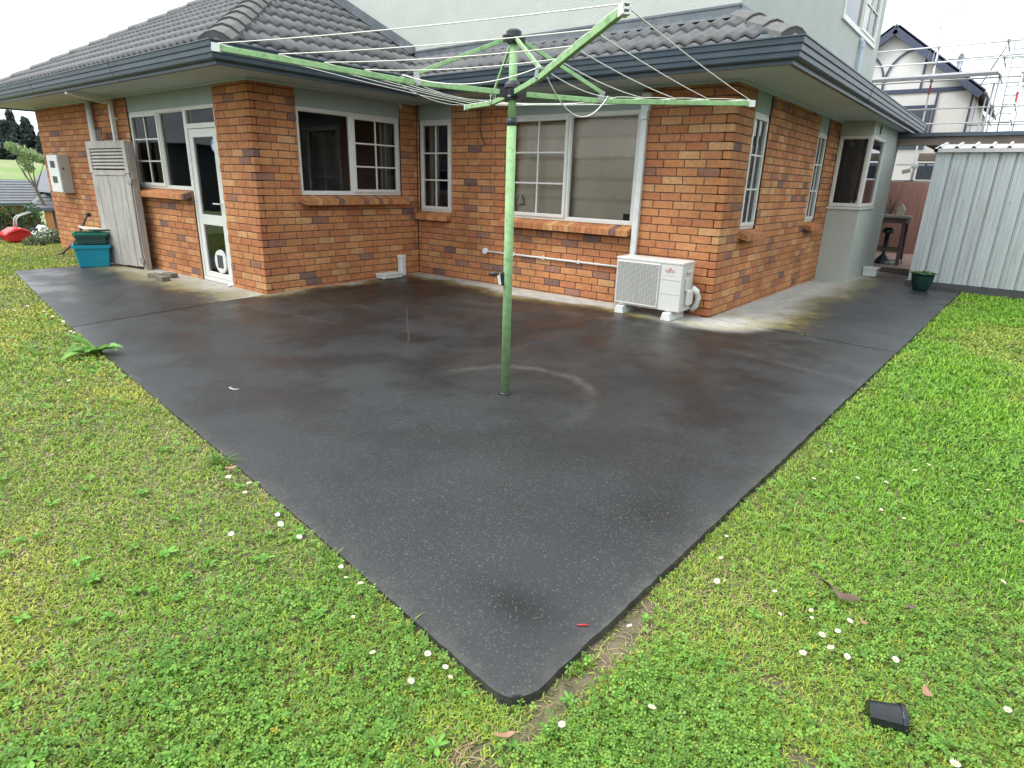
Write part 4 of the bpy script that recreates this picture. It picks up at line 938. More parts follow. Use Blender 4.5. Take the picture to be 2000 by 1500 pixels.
# ------------------------------------------------------------------ left wall: downpipes, meter box, gate, crates
dp = thing('downpipe', 'white square downpipe crossing from the gutter to the brick wall above the gate', 'downpipe', (-8.3, -D_-.05, 0))
mb = MB(); mb.bar((-8.10, -D_-.63, 2.345), (-8.28, -D_-.11, 2.285), .065, .05); mb.build('offset_arm', M['upvc'], dp)
mb = MB(); mb.bar((-8.30, -D_-.055, 2.31), (-8.30, -D_-.055, -.06), .06, .045, up=(0, 1, 0)); mb.build('shaft', M['upvc'], dp)
mb = MB(); mb.box(-8.10-.035, -8.10+.035, -D_-.66, -D_-.60, 2.32, 2.40, bev=.006); mb.build('outlet', M['upvc'], dp)
mb = MB(); mb.box(-8.35, -8.25, -D_-.06, -D_, 2.06, 2.09); mb.build('bracket', M['upvc'], dp)
mb = MB(); mb.tube([(-9.12, -D_-.06, -.05), (-9.12, -D_-.06, 2.36)], .045, 14); tag(mb.build('vent_pipe', M['upvc'], None, smooth=True), 'round white vent pipe on the wall left of the square downpipe', 'pipe')
mb = MB(); mb.box(-8.86, -8.76, -D_-.16, -D_-.06, -.1, 1.93, bev=.008); tag(mb.build('gate_post', M['wood']), 'grey timber gate post behind the old gate', 'post')
mx0, mx1, my, mz0, mz1 = -11.10, -10.56, -D_-.17, .95, 1.575
mt = thing('meter_box', 'white and grey electricity meter box on the far end of the brick wall', 'meter box', (-10.83, -D_-.05, .95))
mb = MB(); mb.box(mx0, mx1, my, -D_, mz0, mz1, bev=.006); mb.build('case', M['metergrey'], mt)
mb = MB(); mb.box(mx0+.01, mx1-.012, my-.012, my+.0, mz0+.01, mz1-.01, bev=.006); mb.build('cover', M['upvc'], mt)
for z in (1.17, 1.42):
    mb = MB(); mb.box(mx0+.16, mx1-.16, my-.016, my-.011, z-.055, z+.055, bev=.002); mb.build('viewing_glass', M['acgrey'], mt)
mb = MB(); mb.box(mx1-.002, mx1+.012, my+.04, my+.06, 1.34, 1.37); mb.build('latch', M['black'], mt)
# old gate standing against the wall
g0 = Vector((-7.60, -2.722, -.045)); g1 = Vector((-8.66, -2.855, -.055)); gd = (g1-g0).normalized(); gn = Vector((-gd.y, gd.x, 0)); gn = gn if gn.y < 0 else -gn
gw = (g1-g0).length; GH = 1.80
gt = thing('old_gate', 'weathered grey timber gate with louvred top leaning along the brick wall', 'gate', tuple((g0+g1)/2))
def gbox(mb, a0, a1, d0, d1, z0, z1):
    pts = [g0+gd*a+gn*d+Vector((0, 0, z)) for z in (z0, z1) for d in (d0, d1) for a in (a0, a1)]
    mb.add(pts, [(0, 2, 3, 1), (4, 5, 7, 6), (0, 1, 5, 4), (2, 6, 7, 3), (0, 4, 6, 2), (1, 3, 7, 5)])
npk = 7
for i in range(npk):
    mb = MB(); a0 = .02+(gw-.04)*i/npk; gbox(mb, a0+.003, a0+(gw-.04)/npk-.003, .022+random.uniform(-.002, .002), .042+random.uniform(-.003, .003), .03+random.uniform(-.01, .01), 1.37+random.uniform(-.006, .003)); soften(mb.build('plank', M['wood'], gt), .003, 1)
for a0, a1, z0, z1 in ((0, .09, 1.36, GH-.10), (gw-.09, gw, 1.36, GH-.10), (0, gw, GH-.10, GH), (.09, gw-.09, 1.33, 1.40)):
    mb = MB(); gbox(mb, a0, a1, .018, .05, z0, z1); soften(mb.build('rail', M['wood'], gt), .003, 1)
for i in range(6):
    z = 1.425+i*.047; mb = MB()
    pts = [g0+gd*a+gn*d+Vector((0, 0, zz)) for d, zz in ((.012, z+.030), (.044, z), (.044, z+.012), (.012, z+.042)) for a in (.09, gw-.09)]
    mb.add(pts, [(0, 1, 3, 2), (2, 3, 5, 4), (4, 5, 7, 6), (6, 7, 1, 0), (0, 2, 4, 6), (1, 7, 5, 3)]); mb.build('louvre', M['wood'], gt)
mb = MB(); gbox(mb, .085, gw-.085, -.004, .004, 1.40, 1.71); mb.build('backing', M['wooddk'], gt)
for z0 in (.1, 1.28): mb = MB(); gbox(mb, -.02, gw, -.06, .02, z0, z0+.10); mb.build('ledge', M['wood'], gt)
mb = MB(); gbox(mb, -.005, .045, -.07, .02, -.02, GH-.02); mb.build('stile', M['wood'], gt)
mb = MB(); gbox(mb, -.03, .07, .042, .052, 1.22, 1.30); gbox(mb, -.03, .07, .042, .052, .10, .17); mb.build('hinge', M['galv'], gt)
# crates
def tub(name, label, cat, cx, cy, z0, w, d, h, ang, m, taper=.85, rim=.02, group=None):
    t = thing(name, label, cat, (cx, cy, z0)); R = Matrix.Rotation(ang, 3, 'Z'); mb = MB()
    def ringz(sw, sd, z):
        r = .05*min(sw, sd)*2; pts = []
        for sx, sy, a0 in ((1, 1, 0), (-1, 1, PI/2), (-1, -1, PI), (1, -1, 1.5*PI)):
            for k in range(4): a = a0+k*PI/6; pts.append((sx*(sw/2-r)+r*math.cos(a), sy*(sd/2-r)+r*math.sin(a), z))
        return [tuple(R @ Vector(p)+Vector((cx, cy, 0))) for p in pts]
    rings = [ringz(w*taper, d*taper, z0), ringz(w*taper+.01, d*taper+.01, z0+.01), ringz(w*.985, d*.985, z0+h-.05), ringz(w+rim*2, d+rim*2, z0+h-.05), ringz(w+rim*2, d+rim*2, z0+h), ringz(w-.0, d-.0, z0+h), ringz(w*taper-.02, d*taper-.02, z0+.02)]
    n = 16; v = [p for r in rings for p in r]; f = []
    for i in range(len(rings)-1):
        for k in range(n): f.append((i*n+k, i*n+(k+1) % n, (i+1)*n+(k+1) % n, (i+1)*n+k))
    f += [tuple(range(n-1, -1, -1)), tuple((len(rings)-1)*n+k for k in range(n))]
    mb.add(v, f); mb.build('tub', m, t); return t, R
zc = float(zs(-8.5, -3.1))
cang = math.radians(70)
cr1, Rc = tub('storage_crate', 'teal plastic storage crate on the concrete in front of the old gate', 'crate', -8.58, -3.08, zc, .46, .36, .33, cang, M['teal'])
for sx in (-1, 1):
    mb = MB(); c = Rc @ Vector((sx*.245, 0, 0)); q = Vector((-8.58, -3.08, zc+.295))+c; mb.bar(q+Rc @ Vector((0, -.08, 0)), q+Rc @ Vector((0, .08, 0)), .035, .05); mb.build('grip', M['teal'], cr1)
cr2, _ = tub('recycling_tub', 'dark green tub with bright green rim on top of the teal crate', 'tub', -8.60, -3.06, zc+.331, .40, .30, .15, cang, M['dkgreen'], .95, .012)
mb = MB(); 
for sx, sy, w_, d_ in ((0, 1, .45, .025), (0, -1, .45, .025)):
    q = Vector((-8.60, -3.06, zc+.49)); a = q+Rc @ Vector((-w_/2, sy*.165, 0)); b = q+Rc @ Vector((w_/2, sy*.165, 0)); mb.bar(a, b, d_, .035)
for sx in (-1, 1):
    q = Vector((-8.60, -3.06, zc+.49)); mb.bar(q+Rc @ Vector((sx*.215, -.15, 0)), q+Rc @ Vector((sx*.215, .15, 0)), .025, .034)
mb.build('rim', M['greenplastic'], cr2)
mb = MB(); mb.box(-.20, .20, -.14, .14, 0, .022, bev=.008); mb.M = None
Tm = Matrix.Translation((-8.56, -2.99, zc+.535)) @ Matrix.Rotation(cang+.35, 4, 'Z') @ Matrix.Rotation(.10, 4, 'X') @ Matrix.Rotation(.16, 4, 'Y'); mb.v = [tuple(Tm @ Vector(p)) for p in mb.v]
tag(mb.build('tray', M['cream']), 'cream plastic tray lying tilted on the green tub', 'tray')
mb = MB(); mb.tube([Tm @ Vector(p) for p in ((-.16, -.16, .01), (0, -.18, .03), (.2, -.15, .05), (.26, -.1, .04))], .012, 8); tag(mb.build('hose_end', M['dkgreen'], None, smooth=True), 'dark green bent hose end lying by the cream tray', 'hose')
# garden hose tap at the wall, with its pipe
tp = thing('garden_tap', 'garden tap with pale riser and hose at the foot of the far brick wall', 'tap', (-9.75, -D_-.08, 0))
mb = MB(); mb.tube([(-9.75, -D_-.07, -.12), (-9.75, -D_-.07, .36)], .022, 8); mb.build('riser', M['cream'], tp, smooth=True)
mb = MB(); mb.box(-9.83, -9.69, -D_-.12, -D_, .30, .42, bev=.01); mb.build('block', M['cream'], tp)
mb = MB(); mb.tube([(-9.75, -D_-.13, .62), (-9.74, -D_-.16, .60), (-9.80, -D_-.22, .45), (-9.98, -D_-.32, .18), (-10.25, -D_-.45, -.02), (-10.5, -D_-.5, -.08)], .018, 8); mb.build('hose', M['darkleaf'], tp, smooth=True)
mb = MB(); mb.box(-9.80, -9.70, -D_-.16, -D_-.10, .60, .66, bev=.008); mb.build('valve', M['black'], tp)
# three old bricks on the concrete
for i, (x, y, a, dz) in enumerate(((-6.80, -2.93, .25, 0), (-6.52, -2.96, -.05, 0), (-6.72, -2.78, .12, .0))):
    mb = MB(); mb.box(-.115, .115, -.052, .052, 0, .062, bev=.007); zz = float(zs(x, y))+dz
    T_ = Matrix.Translation((x, y, zz)) @ Matrix.Rotation(a, 4, 'Z'); mb.v = [tuple(T_ @ Vector(p)) for p in mb.v]
    tag(mb.build('loose_brick', M['oldbrick']), ['mossy old brick on the concrete, nearest the gate', 'mossy old brick on the concrete, nearest the door', 'mossy old brick behind the other two, against the wall'][i], 'brick', 'loose bricks by the door')
mb = MB(); mb.box(-5.47, -5.40, -D_-.06, -D_-.02, -.045, -.030, bev=.004); tag(mb.build('door_clip', M['upvc']), 'small white plastic clip on the concrete at the foot of the door', 'clip')

# ------------------------------------------------------------------ behind the panes
bl = thing('roman_blind', 'beige linen blind drawn behind the wide window', 'blind', (-1.98, .16, .95)); ff = []
nxb, nzb = 60, 50; X_, Z_ = np.meshgrid(np.linspace(-2.90, -1.06, nxb), np.linspace(.935, 2.11, nzb))
fold = ((Z_-.935) % .235)/.235; Yb = .15+.028*fold**2+.010*(fbm(X_*4, Z_*6)-.5)+.03*sstep(1.25, .95, Z_)*(fbm(X_*5+3, Z_*9)-.4)
Vb = np.stack([X_, Yb, Z_], -1).reshape(-1, 3); ib = (np.arange(nzb-1)[:, None]*nxb+np.arange(nxb-1)[None, :]).ravel()
link('fabric', nmesh('fabric', Vb, [np.stack([ib, ib+1, ib+nxb+1, ib+nxb], 1)], M['linen'], smooth=True), bl)
mb = MB(); mb.box(-2.91, -1.05, .14, .20, 2.10, 2.14); mb.build('headrail', M['cream'], bl)
dl = thing('desk_lamp', 'pale desk lamp on the inner ledge behind the wide window', 'lamp', (-2.83, .115, .93))
mb = MB(); mb.lathe([(.05, .93), (.05, .945), (.012, .955)], (-2.83, .118, 0), 14); mb.build('base', M['cream'], dl)
mb = MB(); mb.tube([(-2.83, .118, .95), (-2.86, .118, 1.05), (-2.85, .118, 1.14), (-2.80, .118, 1.17)], .006, 8); mb.build('stem', M['cream'], dl, smooth=True)
mb = MB(); mb.lathe([(.016, 0), (.02, -.03), (.032, -.06), (.055, -.12)], (-2.765, .118, 1.20), 16); mb.build('shade', M['cream'], dl, smooth=True)
mb = MB(); mb.box(-1.22, -1.14, .105, .13, .945, 1.03, bev=.003); tag(mb.build('picture_stand', M['black']), 'small black box on the inner ledge of the wide window', 'box')
def curtain(label, a, b, z0, z1, n=60):
    a, b = Vector(a), Vector(b); d = (b-a); nn = Vector((-d.y, d.x, 0)).normalized(); V = []
    for i in range(n+1):
        t = i/n; off = .03*math.sin(t*d.length/.11*2*PI)+.01*math.sin(t*37)
        p = a+d*t+nn*off; V += [(p.x, p.y, z0), (p.x, p.y, z1)]
    me = nmesh('curtain', np.array(V), [np.array([(2*i, 2*i+2, 2*i+3, 2*i+1) for i in range(n)])], M['curtain'], smooth=True)
    tag(link('curtain', me), label, 'curtain')
curtain('grey curtain at the right side behind the kitchen corner window', (-W_-.20, -.52, 0), (-W_-.20, -.28, 0), 1.0, 2.15)
curtain('grey curtain at the left side behind the narrow corner window', (-4.55, .18, 0), (-4.33, .18, 0), .8, 2.15)
curtain('grey curtain behind the nearer narrow side window', (-.20, .60, 0), (-.20, 1.15, 0), .8, 2.15)
curtain('grey curtain behind the farther narrow side window', (-.20, 3.36, 0), (-.20, 3.92, 0), .8, 2.15)
for i, (x, y, lab) in enumerate(((.30, 4.80, 'left of three small jars behind the bay window'), (.365, 4.78, 'middle of three small jars behind the bay window'), (.315, 4.95, 'right of three small jars behind the bay window'))):
    mb = MB(); mb.lathe([(0, 0), (.028, 0), (.03, .06), (.022, .08), (.016, .10), (.016, .12), (0, .12)], (x, y, 1.10), 12); tag(mb.build('jar', M['cream'], None, smooth=True), lab, 'jar', 'jars in the bay window')

# ------------------------------------------------------------------ shed, pot, deck, pergola
SY, SX0, SX1 = 5.47, 1.245, 4.4; sz = float(zs(1.5, SY))
sh = thing('garden_shed', 'pale zinc garden shed with ribbed walls at the end of the path', 'shed', (2.8, 6.4, sz))
TOPZ = 2.0
def ribbed(u0, u1, n, depth):
    """profile of a ribbed sheet: wide pans with narrow steps"""
    pts = []; st = (u1-u0)/n
    for i in range(n):
        a = u0+i*st
        for t, d in ((0, -.012), (.09, -.012), (.12, .012), (.30, .012), (.33, .018), (.40, .018), (.43, .012), (.58, .012), (.61, .018), (.68, .018), (.71, .012), (.95, .012), (.985, -.012)): pts.append((a+t*st, d*depth/.018))
    pts.append((u1, -.012)); return pts
npan = 16; st = (SX1-SX0)/npan
for i in range(npan):
    mb = MB(); pts = ribbed(SX0+i*st, SX0+(i+1)*st-.003, 1, .020); jz = random.uniform(-.004, .004)
    v = [(x, SY-d, sz+.09) for x, d in pts]+[(x, SY-d, TOPZ+jz*0) for x, d in pts]; m = len(pts)
    mb.add(v, [(k, k+1, m+k+1, m+k) for k in range(m-1)]); mb.build('wall_panel', M['shed'], sh, fix=False)
mb = MB(); mb.box(SX0, SX1, SY+.02, SY+.04, sz+.08, TOPZ); mb.build('wall_frame', M['gutter'], sh)
for i in range(8):
    mb = MB(); a = SY+.02+i*.2
    pts = ribbed(a, a+.197, 1, .018); m = len(pts); v = [(SX0+.002-d, y, sz+.09) for y, d in pts]+[(SX0+.002-d, y, TOPZ) for y, d in pts]
    mb.add(v, [(k, k+1, m+k+1, m+k) for k in range(m-1)]); mb.build('side_panel', M['shed'], sh, fix=False)
mb = MB(); mb.box(SX0-.012, SX0+.03, SY-.026, SY+.02, sz+.085, TOPZ); mb.build('corner_trim', M['shed'], sh)
mb = MB(); mb.box(SX0-.05, SX1, SY-.03, SY+1.7, sz-.03, sz+.085); mb.build('base_rail', M['acgrey'], sh)
for x, z in ((1.72, 1.25), (1.66, .93), (2.29, 1.27), (2.22, .92)):
    mb = MB(); mb.tube([(x, SY-.022, z), (x, SY-.030, z)], .011, 8); mb.build('bolt', M['galv'], sh)
sm_ = MB(); sm_.tube([(0, 0, 0), (0, -.006, 0)], .007, 6); sm_ = sm_.mesh('screw', M['galv'])
for i in range(npan):
    for z in (.14, 1.0, 1.86):
        o = link('screw', sm_, sh); o.location = (SX0+(i+.365)*st, SY-.0195, z+random.uniform(-.004, .004))
RS = .13
for i in range(15):
    a = SX0-.04+i*(SX1-SX0+.04)/15; b = a+(SX1-SX0+.04)/15-.002; mb = MB(); w_ = b-a
    pf = [(0, 0), (.12, 0), (.2, .035), (.34, .035), (.42, 0), (1, 0)]
    v = [(a+w_*t, SY-.05, TOPZ+.015+h) for t, h in pf]+[(a+w_*t, SY+.85, TOPZ+.015+h+.9*RS) for t, h in pf]; m = len(pf)
    mb.add(v, [(k, k+1, m+k+1, m+k) for k in range(m-1)]); mb.build('roof_panel', M['shedroof'], sh, fix=False)
mb = MB(); mb.add([(SX0-.05, SY-.06, TOPZ-.03), (SX0-.05, SY-.06, TOPZ+.02), (SX0-.05, SY+.85, TOPZ+.02+.9*RS), (SX0-.05, SY+1.7, TOPZ+.02), (SX0-.05, SY+1.7, TOPZ-.03), (SX0+.0, SY-.06, TOPZ-.03), (SX0+.0, SY-.06, TOPZ+.02), (SX0, SY+.85, TOPZ+.02+.9*RS), (SX0, SY+1.7, TOPZ+.02), (SX0, SY+1.7, TOPZ-.03)], [(0, 1, 2, 3, 4), (9, 8, 7, 6, 5), (0, 5, 6, 1), (1, 6, 7, 2), (2, 7, 8, 3), (4, 3, 8, 9), (0, 4, 9, 5)]); mb.build('barge_board', M['shedroof'], sh)
mb = MB(); mb.box(SX0-.05, SX1, SY-.06, SY-.045, TOPZ-.035, TOPZ+.02); mb.build('eave_trim', M['shedroof'], sh)
mb = MB(); mb.add([(SX0, SY+.85, TOPZ+.9*RS), (SX1, SY+.85, TOPZ+.9*RS), (SX1, SY+1.7, TOPZ), (SX0, SY+1.7, TOPZ)], [(0, 1, 2, 3)]); mb.build('back_roof', M['shedroof'], sh, fix=False)
pot = thing('plant_pot', 'dark green glazed pot with a leafy plant beside the shed corner', 'pot', (1.47, 4.98, float(zs(1.47, 4.98))))
pz0 = float(zs(1.47, 4.98)); mb = MB(); mb.lathe([(0, 0), (.09, 0), (.105, .02), (.14, .12), (.152, .20), (.158, .245), (.172, .25), (.172, .27), (.150, .27), (.145, .22), (0, .22)], (1.47, 4.98, pz0), 24); mb.build('bowl', M['potgreen'], pot, smooth=True)
def leaves(n, fn, L, Wd, cols, droop=.5, seed=1):
    """n lance leaves from fn(i)->(base, direction); returns V,F,C"""
    r = np.random.default_rng(seed); V = []; F = []; C = []
    for i in range(n):
        p, d = fn(i, r); p = np.array(p, float); d = np.array(d, float); d /= np.linalg.norm(d)
        s = np.cross(d, (0, 0, 1.0)); ns = np.linalg.norm(s); s = s/ns if ns > 1e-3 else np.array([1., 0, 0]); ln = L*r.uniform(.6, 1.2); w = Wd*r.uniform(.7, 1.2); c = np.array(cols[r.integers(len(cols))])*r.uniform(.75, 1.2)
        b = len(V); k = 5
        for j in range(k):
            t = j/(k-1); q = p+d*ln*t+np.array([0, 0, -droop*ln*t*t]); wd = w*math.sin(PI*min(.98, .12+.86*t))**.8*.5; up = np.array([0, 0, wd*.35])
            V += [q-s*wd+up, q, q+s*wd+up]; C += [c*.9, c*1.1, c]
        for j in range(k-1):
            for e in (0, 1): F.append((b+j*3+e, b+j*3+e+1, b+j*3+4+e, b+j*3+3+e))
    return np.array(V), np.array(F), np.array(C)
def leafmesh(name, V, F, C): return nmesh(name, V, [F], M['leaf'], C, smooth=True)
V, F, C = leaves(34, lambda i, r: ((1.47+r.uniform(-.11, .11), 4.98+r.uniform(-.11, .11), pz0+.23), (r.normal(), r.normal(), r.uniform(.7, 1.6))), .17, .04, [(.10, .28, .07), (.14, .34, .08), (.26, .2, .08)], .55, 5)
link('foliage', leafmesh('foliage', V, F, C), pot)
# deck
dk = thing('timber_deck', 'weathered reddish timber deck under the pergola beyond the path', 'deck', (1.5, 8.6, 0)); dz = .01
for i in range(26):
    mb = MB(); y = 7.08+i*.145; mb.box(-.2, 4.2, y, y+.138, dz-.03, dz, bev=.003); mb.build('board', M['deck'], dk)
mb = MB(); mb.box(.0, 4.2, 7.03, 7.075, -.16, dz-.002); mb.build('fascia', M['wooddk'], dk)
# pergola
pg = thing('pergola', 'old timber pergola beam and posts behind the shed', 'pergola', (1.5, 7, 0))
mb = MB(); mb.box(.48, 4.6, 6.86, 6.96, 2.155, 2.29); soften(mb.build('beam', M['beam'], pg), .006, 2)
mb = MB(); mb.box(.46, 4.6, 6.78, 6.99, 2.292, 2.352); mb.build('roof_edge', M['gutter'], pg)
mb = MB(); mb.box(.46, 4.6, 6.99, 8.6, 2.30, 2.34); mb.build('roof_sheet', mat('polycarbonate_roof', (.05, .055, .07), .5), pg)
for i, x in enumerate((.9, 1.6, 2.3, 3.0)): mb = MB(); mb.box(x, x+.05, 6.97, 10.5, 2.15, 2.295); mb.build('rafter', M['wooddk'], pg)
mb = MB(); mb.box(.52, 4.6, 9.5, 9.6, 2.0, 2.16); soften(mb.build('beam', M['beam'], pg), .01, 2)
mb = MB(); mb.box(3.6, 3.7, 6.97, 7.07, -.05, 2.155); mb.build('post', M['wooddk'], pg)
mb = MB(); mb.box(-.6, -.2, 7.11, 10.5, -.05, 2.7); mb.build('side_wall', M['stucco'], house)
# paling fence at the back with white rail
fn = thing('paling_fence', 'reddish timber paling fence behind the deck', 'fence', (1.5, 10.6, 0))
for i in range(38):
    mb = MB(); x = -.4+i*.125; mb.box(x, x+.1245, 10.55+random.uniform(-.008, .008), 10.572+i%2*.003, -.1, 1.62+random.uniform(-.02, .02)); mb.build('paling', M['fence'], fn)
for z in (.35, 1.3): mb = MB(); mb.box(.1, 4.4, 10.57, 10.61, z, z+.08); mb.build('rail', M['fence'], fn)
rl = thing('white_shelf_frame', 'white rails with a small bracket lamp above the paling fence', 'rail', (.6, 9.0, 1.6))
mb = MB(); mb.box(.22, .72, 9.0, 9.03, 1.895, 1.925); mb.build('rail', M['upvc'], rl); mb = MB(); mb.box(.77, 1.6, 9.0, 9.03, 1.895, 1.925); mb.build('rail', M['upvc'], rl); mb = MB(); mb.box(.2, 1.6, 9.0, 9.03, 1.575, 1.61); mb.build('rail', M['upvc'], rl)
mb = MB(); mb.box(.535, .575, 8.97, 9.0, 1.61, 1.86); mb.box(.50, .62, 8.965, 8.998, 1.84, 1.885); mb.build('bracket', M['upvc'], rl)
mb = MB(); mb.bar((.50, 8.95, 1.80), (.36, 8.93, 1.76), .09, .08); mb.build('lamp_head', M['cream'], rl)
mb = MB(); mb.box(.5, 1.8, 9.9, 9.95, 1.64, 1.98); tag(mb.build('dark_screen', M['nbgarage']), 'dark blue screen above the fence under the pergola', 'screen')
# table with things on it
tb = thing('bar_table', 'tall weathered timber table standing on the deck', 'table', (.55, 7.75, .01))
mb = MB(); mb.box(.24, .84, 7.45, 8.05, .90, .94); mb.build('tabletop', M['wood'], tb)
mb = MB(); mb.box(.28, .80, 7.49, 8.01, .80, .90); mb.build('apron', M['wooddk'], tb)
for x in (.30, .74):
    for y in (7.51, 7.96): mb = MB(); mb.bar((x+.02, y+.02, .82), (x+.02+(x-.52)*.12, y+.02, .01), .055, .055, up=(0, 1, 0)); mb.build('leg', M['wooddk'], tb)
for y in (7.53, 7.98): mb = MB(); mb.bar((.30, y, .30), (.78, y, .30), .03, .05); mb.build('stretcher', M['wooddk'], tb)
mb = MB(); mb.lathe([(.10, .60), (.11, .66), (.05, .70), (.04, .40), (.03, .20), (.15, .05), (.16, .02)], (.50, 7.75, 0), 12); tag(mb.build('stool', M['black'], None, smooth=True), 'dark round stool tucked under the tall table', 'stool')
bh = thing('bird_house', 'small cream bird house on the tall table', 'bird house', (.66, 7.6, .94)); mb = MB(); mb.box(.60, .72, 7.55, 7.65, .94, 1.05); mb.build('box', M['cream'], bh); mb = MB(); mb.add([(.58, 7.54, 1.05), (.74, 7.54, 1.05), (.66, 7.54, 1.16), (.58, 7.66, 1.05), (.74, 7.66, 1.05), (.66, 7.66, 1.16)], [(0, 1, 2), (5, 4, 3), (0, 2, 5, 3), (2, 1, 4, 5), (0, 3, 4, 1)]); mb.build('roof', M['cream'], bh)
V, F, C = leaves(26, lambda i, r: ((.48, 7.62, .95), (r.normal()*.6, r.normal()*.6, 1.2)), .5, .012, [(.10, .09, .07), (.07, .08, .05)], .35, 9)
tag(link('dried_plant', leafmesh('dried_plant', V, F, C)), 'spiky dark plant standing on the tall table', 'plant')
mb = MB(); mb.tube([(.55, 7.65, .03), (.66, 7.6, .045), (.75, 7.7, .03)], .035, 8); mb.box(.62, .80, 7.78, 7.98, .012, .10, bev=.01); tag(mb.build('shoe_bundle', M['metergrey']), 'pale bundle lying on the deck under the tall table', 'bundle')

# ------------------------------------------------------------------ neighbours to the right: gabled house and scaffold
nb = thing('gabled_house', 'cream gabled house with dark blue trim behind the pergola', 'house', (-1.8, 22, 0))
ap, ez, hx_ = (-1.8, 6.20), 4.18, 2.42
mb = MB(); mb.prism([(ap[0]-hx_, -.1), (ap[0]+hx_, -.1), (ap[0]+hx_, 4.22), (ap[0], 6.12), (ap[0]-hx_, 4.22)], 1, 18.0, 26.0); mb.build('wall', M['nbwall'], nb)
for s in (-1, 1):
    p0, p1 = Vector((ap[0], 17.75, 6.22)), Vector((ap[0]+s*2.62, 17.75, 4.22)); mb = MB(); mb.bar(p0, p1, .06, .27, up=(0, 0, 1)); mb.build('barge_board', M['nbtrim'], nb)
    mb = MB(); mb.add([(ap[0], 17.72, 6.36), (ap[0]+s*2.75, 17.72, 4.24), (ap[0]+s*2.75, 26, 4.24), (ap[0], 26, 6.36), (ap[0], 17.72, 6.30), (ap[0]+s*2.75, 17.72, 4.18), (ap[0]+s*2.75, 26, 4.18), (ap[0], 26, 6.30)], [(0, 1, 2, 3), (4, 7, 6, 5), (0, 4, 5, 1), (1, 5, 6, 2)]); mb.build('roof_slope', M['nbroof'], nb)
def nbar(a, b, w=.09): mb = MB(); mb.bar((a[0], 17.985, a[1]), (b[0], 17.985, b[1]), .05, w, up=(0, 0, 1)); mb.build('timber', M['nbtrim'], nb)
nbar((-4.2, 4.43), (.6, 4.43), .12); nbar((-.33, 4.37), (-.33, 3.0), .09); nbar((.58, 4.3), (.58, 2.4), .10); nbar((-.835, 5.42), (-.835, 4.5), .08); nbar((-2.765, 5.42), (-2.765, 4.5), .08); nbar((-1.9, 4.9), (-1.9, 4.45), .09)
for s, c0 in ((1, -1.9), (-1, -1.9)):
    pts = [(c0+s*1.0*math.sin(t), 4.62+1.0*(1-math.cos(t))*0+1.05*math.sin(t)**.9*0+.0) for t in (0, 1)]
    mb = MB(); q = [Vector((c0+s*(.02+.82*(1-math.cos(t))), 17.985, 4.72+.92*math.sin(t))) for t in [i*PI/2/10 for i in range(11)]]
    for a, b in zip(q[:-1], q[1:]): mb.bar(a, b, .05, .075, up=(0, 1, 0))
    mb.build('curved_brace', M['nbtrim'], nb)
mb = MB(); mb.box(-1.75, -.40, 17.96, 18.0, 2.7, 3.92); mb.build('window', M['nbgarage'], nb)
mb = MB(); mb.box(-1.8, -.36, 17.95, 17.99, 3.92, 4.0); mb.build('window_head', M['nbtrim'], nb)
ds = thing('satellite_dish', 'grey satellite dish beside the blue trimmed gable', 'dish', (.12, 17.6, 4.75)); n = 20; mb = MB()
mb.add([(.10+.095*math.cos(2*PI*k/n), 17.6, 5.14+.21*math.sin(2*PI*k/n)) for k in range(n)]+[(.10+.02*math.cos(2*PI*k/n), 17.66, 5.14+.04*math.sin(2*PI*k/n)) for k in range(n)], [(k, (k+1) % n, n+(k+1) % n, n+k) for k in range(n)]+[tuple(n+k for k in range(n))]); mb.build('reflector', M['paleblue'], ds); mb = MB(); mb.tube([(.12, 17.66, 5.10), (.15, 17.66, 4.82), (.15, 17.8, 4.72)], .02, 6); mb.build('arm', M['paleblue'], ds)
an = thing('tv_antenna', 'thin television antenna on a mast above the gabled house', 'antenna', (-.57, 17.6, 5.3)); mb = MB(); mb.tube([(-.62, 17.6, 5.2), (-.57, 17.6, 6.5)], .014, 6); mb.build('mast', M['galv'], an)
mb = MB(); mb.tube([(-.62, 17.6, 6.44), (-.05, 17.6, 6.60)], .011, 5); mb.build('boom', M['galv'], an)
for i in range(5): x = -.5+i*.1; mb = MB(); mb.tube([(x-.04, 17.45, 6.47+i*.03+.05), (x+.03, 17.75, 6.47+i*.03-.05)], .007, 5); mb.build('element', M['galv'], an)
for s in (-1, 1): mb = MB(); mb.tube([(-.58, 17.6, 6.2), (-.62+s*.14, 17.6, 5.3)], .004, 4); mb.build('stay', M['galv'], an)
sc = thing('scaffold', 'pale tube scaffold with platform and ladder around the gabled house', 'scaffold', (0, 17, 0))
def tubo(a, b, r=.024, name='tube', m=None): mb = MB(); mb.tube([a, b], r, 7); return mb.build(name, m or M['galv'], sc, smooth=True)
M['galvl'] = mat('pale_galvanised', (.60, .61, .62), .45, metal=.3, var=.15)
for x, y, z1 in ((-.45, 17.0, 5.6), (1.19, 17.0, 6.5), (.68, 18.6, 6.2), (.90, 18.2, 5.7), (1.70, 16.6, 5.0), (1.75, 18.3, 5.9), (2.2, 17.0, 6.2), (-2.1, 17.0, 5.6)): tubo((x, y, -.1), (x, y, z1), .024, 'standard', M['galvl'])
for z, x0, x1 in ((5.46, -2.2, 2.6), (5.05, -2.2, 2.6), (4.55, -2.2, 2.6), (3.78, -2.2, 2.6), (3.37, -2.2, 2.6)): tubo((x0, 16.965, z), (x1, 16.965, z-.01), .022, 'ledger', M['galvl'])
for z, x0 in ((5.30, -.3), (4.55, .6), (3.4, .6)): tubo((x0, 18.25, z), (2.6, 18.25, z), .020, 'ledger')
